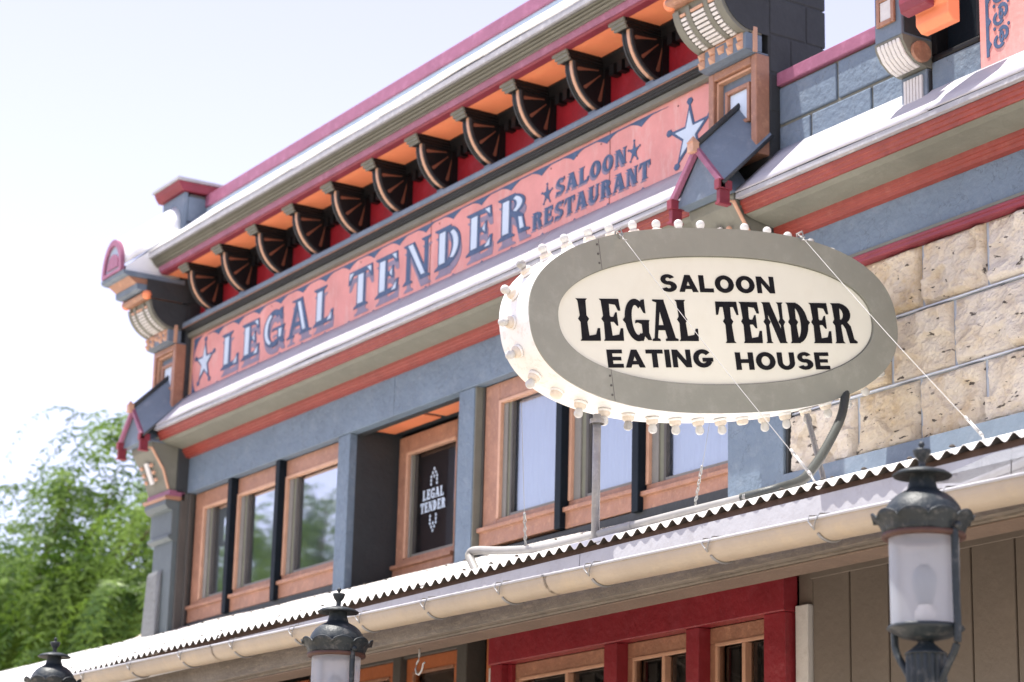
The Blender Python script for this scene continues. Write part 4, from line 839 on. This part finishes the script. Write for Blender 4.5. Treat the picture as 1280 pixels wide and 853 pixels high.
bm = bmesh.new(); a_ = [bm.verts.new(sf(u, v, -.0082)) for u, v in O]; b_ = [bm.verts.new(sf(u, v, -DEP)) for u, v in O]
for i in range(N): j = (i+1) % N; bm.faces.new((a_[i], a_[j], b_[j], b_[i]))
bm.faces.new(b_); o = link('sign_rim', bm, RIMW, SG); 
bm = bmesh.new()                            # panel seam and trim line
for i in range(N):
    j = (i+1) % N; k_ = .004; q = [(I[i][0], I[i][1]), (I[j][0], I[j][1]), (I[j][0]*(1-k_), I[j][1]*(1-k_*3)), (I[i][0]*(1-k_), I[i][1]*(1-k_*3))]
    plate(bm, q, lambda u, v, d: sf(u, v, -.011+d), .003)
link('panel_edge', bm, KHAKI, SG)
bm = bmesh.new()
for u, s in ((-.62, -1), (-.60, 1)):
    b0 = Bo*(1-(abs(u)/Ao)**2.4)**(1/2.4); b1 = Bi*(1-(abs(u)/Ai)**2.25)**(1/2.25)
    plate(bm, [(u-.0012, s*b1), (u+.0012, s*b1), (u+.0012, s*b0*.995), (u-.0012, s*b0*.995)], lambda u, v, d: sf(u, v, -.001+d), .0016)
    for k_ in range(3):
        v = s*(b1+(b0-b1)*(.2+.3*k_))
        plate(bm, [(u-.01+.005*math.cos(R(60*j)), v+.005*math.sin(R(60*j))) for j in range(6)], lambda u, v, d: sf(u, v, d), .003)
link('seam_and_rivets', bm, GRAYB, SG)
st2 = lambda u, v, d: sf(u, v, -.0123+d, .163)
sp = lambda ch: west(ch, .065, .2)
letters(SG, 'SALOON', sans, -.302, .322, .123, .197, st2, INK, .0022, .06)
letters(SG, 'LEGAL', sp, -.745, -.130, -.090, .088, st2, INK, .0022, .055)
letters(SG, 'TENDER', sp, -.022, .748, -.098, .083, st2, INK, .0022, .055)
letters(SG, 'EATING', sans, -.622, -.070, -.203, -.127, st2, INK, .0022, .06)
letters(SG, 'HOUSE', sans, .048, .574, -.215, -.139, st2, INK, .0022, .06)
# bulbs round the rim at even arc length
def onrim(s_):                              # s_ 0..1
    L = [0]
    for i in range(N): j = (i+1) % N; L.append(L[-1]+math.hypot(O[j][0]-O[i][0], O[j][1]-O[i][1]))
    t = (s_ % 1)*L[-1]
    for i in range(N):
        if L[i+1] >= t:
            k_ = (t-L[i])/(L[i+1]-L[i]); j = (i+1) % N; p = (O[i][0]*(1-k_)+O[j][0]*k_, O[i][1]*(1-k_)+O[j][1]*k_); d = (O[j][0]-O[i][0], O[j][1]-O[i][1]); l_ = math.hypot(*d); return p, (d[1]/l_, -d[0]/l_)
    return O[0], (1, 0)
def sock(bm): lathe(bm, [(0,-.002),(.026,-.002),(.026,.018),(.023,.026),(.018,.029),(0,.029)], (0, 0, 0), 16)
def glob(bm): lathe(bm, [(.012,.026),(.014,.032),(.0175,.040),(.0195,.049),(.018,.058),(.012,.065),(.005,.068),(0,.0685)], (0, 0, 0), 16)
M_sock = mk('socket', SOCK, sock, True); M_glob = mk('bulb', BULB, glob, True); M_globc = mk('bulb', mat('smoky_bulb_glass', (.30, .29, .27), .08, 0, 1, .1, 8, spec=.9), glob, True); M_glw = mk('lamp_holder', RIMW, lambda bm: lathe(bm, [(.026,-.001),(.030,-.001),(.027,.010),(.026,.010)], (0,0,0), 16), True)
NBULB = 39
for i in range(NBULB):
    p, nn_ = onrim((i+.35)/NBULB); c = Vector(sf(p[0], p[1], -.128)); c2 = Vector(sf(p[0]+nn_[0], p[1]+nn_[1], -.128)); z = (c2-c).normalized()
    ju = Vector((random.uniform(-.08, .08), random.uniform(-.08, .08), 0)); z = (z+ju).normalized()
    mt = z.to_track_quat('Z', 'Y').to_matrix().to_4x4(); mt.translation = c+z*.002
    o = place('bulb', M_globc if i in (4, 17, 25, 33) else M_glob, mt, SG) if i not in (8, 22, 30) else place('empty_socket', M_sock, mt, SG)
    for me, nm in (((M_sock, 'socket'),) if i not in (8, 22, 30) else ())+((M_glw, 'socket_ring'),): q = bpy.data.objects.new(nm, me); C.objects.link(q); q.parent = o
# supports
bm = bmesh.new(); yb_ = 5.345; tube(bm, [(SX-.11, yb_, zroof(SX-.11, yb_)+.01), (SX-.11, yb_, 2.30)], .017, 12); lathe(bm, [(.03,0),(.03,.02),(.017,.02)], (SX-.11, yb_, 2.26), 12); link('sign_post', bm, STEEL, SG, smooth=True)
bm = bmesh.new(); yb2 = 6.45
p_ = Vector((SX-.02, 6.38, 2.44)); q_ = Vector((SX+.05, 6.42, zroof(SX, 6.42)+.005))
d = (q_-p_); s_ = Vector((1, 0, 0))*.014; t_ = d.cross(s_).normalized()*.003
for a_, b_ in ((s_, t_), (t_*4.5, s_*.2)):
    v = [bm.verts.new(p_+i*a_+j*b_) for i, j in ((-1,-1),(1,-1),(1,1),(-1,1))]; w2 = [bm.verts.new(q_+i*a_+j*b_) for i, j in ((-1,-1),(1,-1),(1,1),(-1,1))]
    bm.faces.new(v); bm.faces.new(w2[::-1]); [bm.faces.new((v[i], v[(i+1) % 4], w2[(i+1) % 4], w2[i])) for i in range(4)]
link('angle_strut', bm, STEEL, SG)
def curve(pts, n=10):
    pts = [Vector(p) for p in pts]; out = []
    for i in range(len(pts)-1):
        p0 = pts[max(i-1, 0)]; p1 = pts[i]; p2 = pts[i+1]; p3 = pts[min(i+2, len(pts)-1)]
        for k_ in range(n): t = k_/n; out.append(.5*((2*p1)+(p2-p0)*t+(2*p0-5*p1+4*p2-p3)*t*t+(3*p1-p0-3*p2+p3)*t**3))
    return out+[pts[-1]]
def flex(path, r, n=10):                    # ribbed flexible tube
    bm = bmesh.new(); pa = curve(path, 34); tube(bm, pa, [r*(1+.07*(1 if i % 2 else -1)) for i in range(len(pa))], n); return bm
def guy(p, q, label, turn=True, chain=False):
    p, q = Vector(p), Vector(q); bm = bmesh.new(); d = (q-p).normalized(); L = (q-p).length
    tube(bm, [p+(q-p)*i/12-Vector((0, 0, .012*math.sin(math.pi*i/12))) for i in range(13)], .0014 if not chain else .0011, 6)
    o = link('guy_wire', bm, CONDW if not chain else WIRE, SG, smooth=True)
    if turn:
        bm = bmesh.new(); side = d.cross(Vector((0, 0, 1))).normalized(); a = q-d*.16; b = q-d*.06
        tube(bm, [a+side*.006, b+side*.006], .0035, 5); tube(bm, [a-side*.006, b-side*.006], .0035, 5); tube(bm, [a-d*.03, a], .006, 6); tube(bm, [b, b+d*.02], .007, 6)
        tube(bm, [b+d*.02+Vector((0, 0, 0)), q+side*.012, q-Vector((0, 0, .012)), q-side*.01], .004, 6)
        for t in (.0, .02, .05): tube(bm, [p+d*(t)-side*.012, p+d*(t+.008), p+d*t+side*.012], .003, 5)
        link('turnbuckle', bm, CONDW, o, smooth=True)
    if chain:
        bm = bmesh.new(); n = 8
        for i in range(n):
            c = q-d*(.022*i+.01); side = d.cross(Vector((1, 0, 0)) if i % 2 else Vector((0, 1, 0))).normalized()
            tube(bm, [c+d*.013*math.cos(R(a))+side*.008*math.sin(R(a)) for a in range(0, 361, 45)], .0024, 5, cap=False)
        tube(bm, [q-d*.022*n-d*.03, q-d*.022*n], .006, 6)
        link('chain', bm, WIRE, o, smooth=True)
guy((SX+.01, 5.36, 3.06), (-6.70, 5.53, zroof(-6.7, 5.53)+.02), '')
guy((SX+.01, 6.33, 3.235), (-6.32, 6.03, zroof(-6.32, 6.03)+.02), '')
guy((-8.0, 5.05, 2.33), (-8.46, 5.38, zroof(-8.46, 5.38)+.03), '', False, True)
guy((-8.0, 6.02, 2.42), (-8.30, 6.16, zroof(-8.3, 6.16)+.05), '', False, True)
for y_, z_ in ((5.36, 3.06), (6.33, 3.235)):
    bm = bmesh.new(); tube(bm, [(SX-.02, y_, z_-.03), (SX-.01, y_-.005, z_+.01), (SX+.02, y_, z_+.015), (SX+.02, y_+.012, z_-.01), (SX+.0, y_+.01, z_-.02)], .005, 6); box(bm, SX-.12, SX-.01, y_-.012, y_+.012, z_-.035, z_-.022); link('wire_bracket', bm, WIRE, SG)
CONDP = mat('pale_pipe_paint', (.30, .29, .275), .45, .1, 60, .1, 12); DKCOND = mat('dark_grey_conduit', (.045, .05, .046), .5, .1, 60, .1, 12)
# conduits on the awning roof
bm = flex([(-8.78, 5.33, zroof(-8.78, 5.33)+.0), (-8.83, 5.335, zroof(-8.8, 5.33)+.05), (-8.86, 5.34, zroof(-8.8, 5.33)+.085), (-8.82, 5.35, zroof(-8.8, 5.33)+.10), (-8.6, 5.36, zroof(-8.6, 5.36)+.06), (-8.3, 5.37, zroof(-8.3, 5.37)+.030), (-7.95, 5.36, zroof(-7.9, 5.36)+.028), (-7.6, 5.33, zroof(-7.6, 5.33)+.028)], .018)
tagp(link('electrical_conduit', bm, CONDP, smooth=True), 'pale flexible conduit bent up over the awning roof below the oval sign', 'conduit')
bm = bmesh.new(); tube(bm, curve([(-7.6, 5.33, zroof(-7.6, 5.33)+.029), (-7.3, 5.35, zroof(-7.3, 5.35)+.03), (-6.95, 5.40, zroof(-6.95, 5.40)+.028)]), .015, 10)
tagp(link('rigid_conduit', bm, CONDP, smooth=True), 'short straight pale pipe lying along the awning edge right of the sign post', 'pipe')
bm = flex([(-6.98, 5.395, zroof(-6.98, 5.395)+.028), (-6.86, 5.47, zroof(-6.86, 5.47)+.03), (-6.98, 5.68, zroof(-6.98, 5.68)+.04), (-7.2, 5.92, 2.03), (-7.45, 6.2, 2.20), (-7.68, 6.48, 2.42), (SX-.02, 6.60, 2.57)], .019)
tagp(link('flexible_conduit', bm, DKCOND, smooth=True), 'dark ribbed conduit curving up from the awning to the right end of the oval sign', 'conduit')

# ================================================================== street lamps
def street_lamp(x, y, top, label):
    L = thing('street_lamp', label, 'street lamp', (x, y, -CZ), 'cast iron street lamps along the kerb')
    c = (x, y, top); K = 1.08
    def part(name, m, prof, n=36, smooth=True, par=L):
        prof = [(r_*1.10 if z > -1.2 else r_, z*K if z > -1.2 else z) for r_, z in prof]
        bm = bmesh.new(); lathe(bm, prof, c, n); return link(name, bm, m, par, smooth=smooth)
    part('finial', IRON, [(0,0),(.006,-.002),(.009,-.010),(.005,-.016),(.006,-.020),(.023,-.023),(.024,-.028),(.019,-.042),(.010,-.054),(.009,-.070),(.015,-.078),(.015,-.086),(0,-.086)], 20)
    part('disc', IRON, [(0,-.072),(.03,-.075),(.064,-.084),(.079,-.094),(.077,-.098),(.05,-.094),(0,-.092)])
    part('hood', IRON, [(.033,-.090),(.034,-.108),(.039,-.128),(.043,-.136),(.049,-.139),(.066,-.148),(.083,-.162),(.096,-.180),(.104,-.200),(.108,-.222),(.09,-.222),(0,-.16)])
    bm = bmesh.new(); nseg = 120; rows = []
    for r_, z, sc_ in ((.106, -.258, 0), (.108, -.246, 0), (.114, -.232, 0), (.125, -.216, .35), (.136, -.202, 1)):
        rows.append([bm.verts.new((c[0]+K*(r_+.004*abs(math.sin(5*a)))*math.cos(a), c[1]+K*(r_+.004*abs(math.sin(5*a)))*math.sin(a), c[2]+z*K-sc_*.024*(1-abs(math.sin(5*a))**.6))) for a in [2*math.pi*k_/nseg for k_ in range(nseg)]])
    for a, b in zip(rows, rows[1:]):
        for k_ in range(nseg): bm.faces.new((a[k_], a[(k_+1) % nseg], b[(k_+1) % nseg], b[k_]))
    o = link('scalloped_band', bm, IRON, L, smooth=True); s = o.modifiers.new('thick', 'SOLIDIFY'); s.thickness = .004
    part('rusty_collar', RUST, [(.108,-.255),(.111,-.260),(.109,-.268),(.098,-.270),(.06,-.266)])
    part('hood_lining', RUST, [(.0,-.25),(.098,-.256)])
    part('glass_cylinder', LAMPG, [(.092,-.266),(.090,-.508)], 48)
    b = part('lamp_bulb', mat('grey_lamp_bulb', (.10, .115, .125), .3, 0, 1, .05, 8), [(0,-.335),(.014,-.338),(.028,-.352),(.033,-.374),(.030,-.405),(.022,-.434),(.019,-.446),(0,-.446)], 20)
    part('bulb_base', SOCK, [(.018,-.446),(.020,-.454),(.028,-.464),(.028,-.506),(0,-.506)], 20, par=b)
    part('bowl', IRON, [(.096,-.502),(.102,-.510),(.094,-.516),(.064,-.532),(.030,-.540),(0,-.542)])
    part('neck', IRON, [(0,-.532),(.018,-.541),(.024,-.550),(.040,-.564),(.054,-.574),(.056,-.578),(0,-.578)])
    bm = bmesh.new(); nf = 96; rows = []
    for z, amp in ((-.576, .0), (-.582, .004), (-.672, .004), (-.679, 0)):
        rows.append([bm.verts.new((c[0]+K*(.050+amp*math.cos(16*a))*math.cos(a), c[1]+K*(.050+amp*math.cos(16*a))*math.sin(a), c[2]+z*K)) for a in [2*math.pi*k_/nf for k_ in range(nf)]])
    for a, b2 in zip(rows, rows[1:]):
        for k_ in range(nf): bm.faces.new((a[k_], a[(k_+1) % nf], b2[(k_+1) % nf], b2[k_]))
    link('fluted_socket', bm, IRON, L, smooth=True)
    part('ring', IRON, [(.050,-.678),(.058,-.684),(.060,-.694),(.055,-.702),(.057,-.712),(.074,-.718),(.076,-.728),(.058,-.738),(.046,-.77),(.044,-.9)])
    h = CZ+top; part('post', IRON, [(.044,-.9),(.040,-1.1),(.050,-2.0),(.054,-2.2),(.075,-2.25),(.085,-2.35),(.09,-h+.25),(.14,-h+.18),(.15,-h+.14),(.15,-h+.13)], 32)
    view = math.atan2(-y, -x)               # the two bracket arms stand left and right
    for s, a in ((1, R(6)), (-1, R(186))):
        bm = bmesh.new(); dx, dy = 1.09*math.cos(a), 1.09*math.sin(a)
        pts = curve([(x+dx*.108, y+dy*.108, top-.25*K), (x+dx*.108, y+dy*.108, top-.40*K), (x+dx*.110, y+dy*.110, top-.52*K), (x+dx*.103, y+dy*.103, top-.565*K), (x+dx*.074, y+dy*.074, top-.61*K), (x+dx*.045, y+dy*.045, top-.655*K)], 6)
        tube(bm, pts, .011, 10); link('arm', bm, IRON, L, smooth=True)
        bm = bmesh.new(); bmesh.ops.create_uvsphere(bm, u_segments=10, v_segments=8, radius=.012, matrix=Matrix.Translation((x+dx*.120, y+dy*.120, top-.245*K))); link('bolt', bm, IRON, L, smooth=True)
    return L
YLAMP = 4.6
street_lamp(-1.107*YLAMP, YLAMP, .3427*YLAMP, 'dark cast iron street lamp standing before the taupe siding, nearest and largest of the three')
street_lamp(-1.885*YLAMP, YLAMP, .3475*YLAMP, 'middle cast iron street lamp with sunlit patch on its hood, below the windowed facade')
street_lamp(-2.569*YLAMP, YLAMP, .3768*YLAMP, 'farthest cast iron street lamp, only its top showing before the green tree')

# ================================================================== trees, rock wall
def foliage_tree(loc, top, rad, n_fr, label, lm, seed, trunk_r=.28, sprays=True, leaf=(.105, .027), strand=1.3, crown_z=.35, name='pepper_tree', density=1.0, extra=()):
    rnd = random.Random(seed); T = thing(name, label, 'tree', (loc[0], loc[1], -CZ))
    bx, by = loc[0], loc[1]; h = top+CZ
    bm = bmesh.new(); limbs = []
    tube(bm, curve([(bx, by, -CZ), (bx+.2, by+.1, -CZ+h*.2), (bx-.1, by, -CZ+h*.4), (bx+.1, by, -CZ+h*.62)], 5), [trunk_r*(1-.045*i) for i in range(16)], 10)
    link('trunk', bm, BARK, T, smooth=True)
    tips = []
    for i in range(11):
        a = 2*math.pi*i/11+rnd.uniform(-.2, .2); rr_ = rad*rnd.uniform(.45, .95); zt = -CZ+h*rnd.uniform(.62, .93)
        p0 = Vector((bx, by, -CZ+h*rnd.uniform(.28, .5))); p3 = Vector((bx+rr_*math.cos(a), by+rr_*math.sin(a), zt)); pm = p0.lerp(p3, .5)+Vector((0, 0, h*.07))
        pa = curve([p0, pm, p3], 5); bm = bmesh.new(); tube(bm, pa, [trunk_r*.45*(1-.085*k_) for k_ in range(len(pa))], 7); link('limb', bm, BARK, T, smooth=True); tips += pa[3:]
    verts = []; faces = []
    clumps = [(Vector((bx+rad*.9*rnd.uniform(-1, 1), by+rad*.9*rnd.uniform(-1, 1), -CZ+h*rnd.uniform(crown_z, .92))), rnd.uniform(.45, .95)) for _ in range(int(30*density))]+[(p+Vector((0, 0, .2)), rnd.uniform(.4, .9)) for p in tips]
    cz_ = -CZ+h*(crown_z+1)/2; hz = h*(1-crown_z)/2
    def ok(p): return ((p.x-bx)/rad)**2+((p.y-by)/rad)**2+((p.z-cz_)/hz)**2 < 1.05
    clumps = [c for c in clumps if ok(c[0])]+[(Vector(p), q) for p, q in extra]
    for p, q in extra[::3]:
        p0 = Vector((bx, by, -CZ+h*.45)); p = Vector(p); pa = curve([p0, p0.lerp(p, .5)+Vector((0, 0, .5)), p], 5); bm = bmesh.new(); tube(bm, pa, [trunk_r*.3*(1-.085*k_) for k_ in range(len(pa))], 7); link('limb', bm, BARK, T, smooth=True)
    for _ in range(n_fr):
        c, cr_ = rnd.choice(clumps); p = c+Vector((rnd.gauss(0, .5), rnd.gauss(0, .5), rnd.gauss(0, .38)))*cr_
        az = rnd.uniform(0, 2*math.pi); out = Vector((math.cos(az), math.sin(az), 0)); L = strand*rnd.uniform(.5, 1.2); m_ = int(L/.075)
        for k_ in range(m_):
            t = k_/m_; pos = p+out*(L*.62*math.sin(t*1.4))+Vector((0, 0, -L*(t**1.6)*.62+.14*math.sin(t*3)*L))
            dirv = (out*.5*math.cos(t*1.5)+Vector((0, 0, -1.3*t**.5-.05))).normalized(); side = dirv.cross(Vector((0, 0, 1))).normalized()
            for s in (-1, 1):
                ld = (side*s*.85+dirv*.55+Vector((rnd.uniform(-.6, .6), rnd.uniform(-.6, .6), rnd.uniform(-.6, .4)))).normalized(); wv = dirv.cross(ld).cross(ld).normalized()*leaf[1]*.5
                ll = leaf[0]*rnd.uniform(.7, 1.7); b = len(verts)
                verts += [pos-wv*.3, pos+ld*ll*.5+wv, pos+ld*ll, pos+ld*ll*.5-wv]; faces.append((b, b+1, b+2, b+3))
    me = bpy.data.meshes.new('crown'); off = OFF[T.name]; me.from_pydata([tuple(v-off) for v in verts], [], faces); me.materials.append(lm)
    o = bpy.data.objects.new('crown', me); C.objects.link(o); o.parent = T; return T
rt = random.Random(12)
EX = [((-25.7+rt.gauss(0, .28), 10.6+rt.gauss(0, .6), rt.uniform(3.0, 6.9)), .32) for _ in range(15)]+[((-24.9+rt.gauss(0, .2), 10.6+rt.gauss(0, .5), rt.uniform(3.6, 5.2)), .24) for _ in range(4)]+[((-27.3+rt.gauss(0, .7), 10.4+rt.gauss(0, .8), rt.uniform(3.2, 5.2)), .5) for _ in range(9)]
foliage_tree((-29.3, 10.6), 6.05, 3.0, 5000, 'tall feathery green pepper tree with drooping branches at the left beyond the building', LEAF, 3, strand=1.5, extra=EX)
foliage_tree((-33.5, 15.5), 4.3, 3.2, 1500, 'yellow-green rounded tree seen low between the pepper tree and the corner pilaster', LEAF2, 5, leaf=(.11, .05), strand=.7, name='broadleaf_tree')
foliage_tree((-34.0, -3.2), 8.0, 3.9, 3600, 'green tree across the street, mirrored in the left-hand upper windows', LEAF, 9, strand=1.5, leaf=(.12, .04))
RK = thing('rubble_wall', 'low tan rubble stone wall rising just behind the awning roof at the corner', 'wall', (-18, 7.6, -CZ))
rnd = random.Random(4)
B('wall_core', STONES[0], RK, (-18.4, -16.7, 7.5, 7.9, -CZ, 2.35), bev=.03)
for i in range(9):
    bm = bmesh.new(); bmesh.ops.create_icosphere(bm, subdivisions=3, radius=.16)
    sx = rnd.uniform(.9, 1.5)
    for v in bm.verts:
        q = v.co.copy(); v.co = Vector((q.x*sx, q.y*1.1, q.z*.85))*(1+.45*noise.noise(q*7+Vector((i*3, 0, 0))))
        v.co += Vector((-18.25+.19*i, 7.7, 2.40+.16*math.sin(i*.42)))
    link('stone', bm, STONES[i % 3], RK)
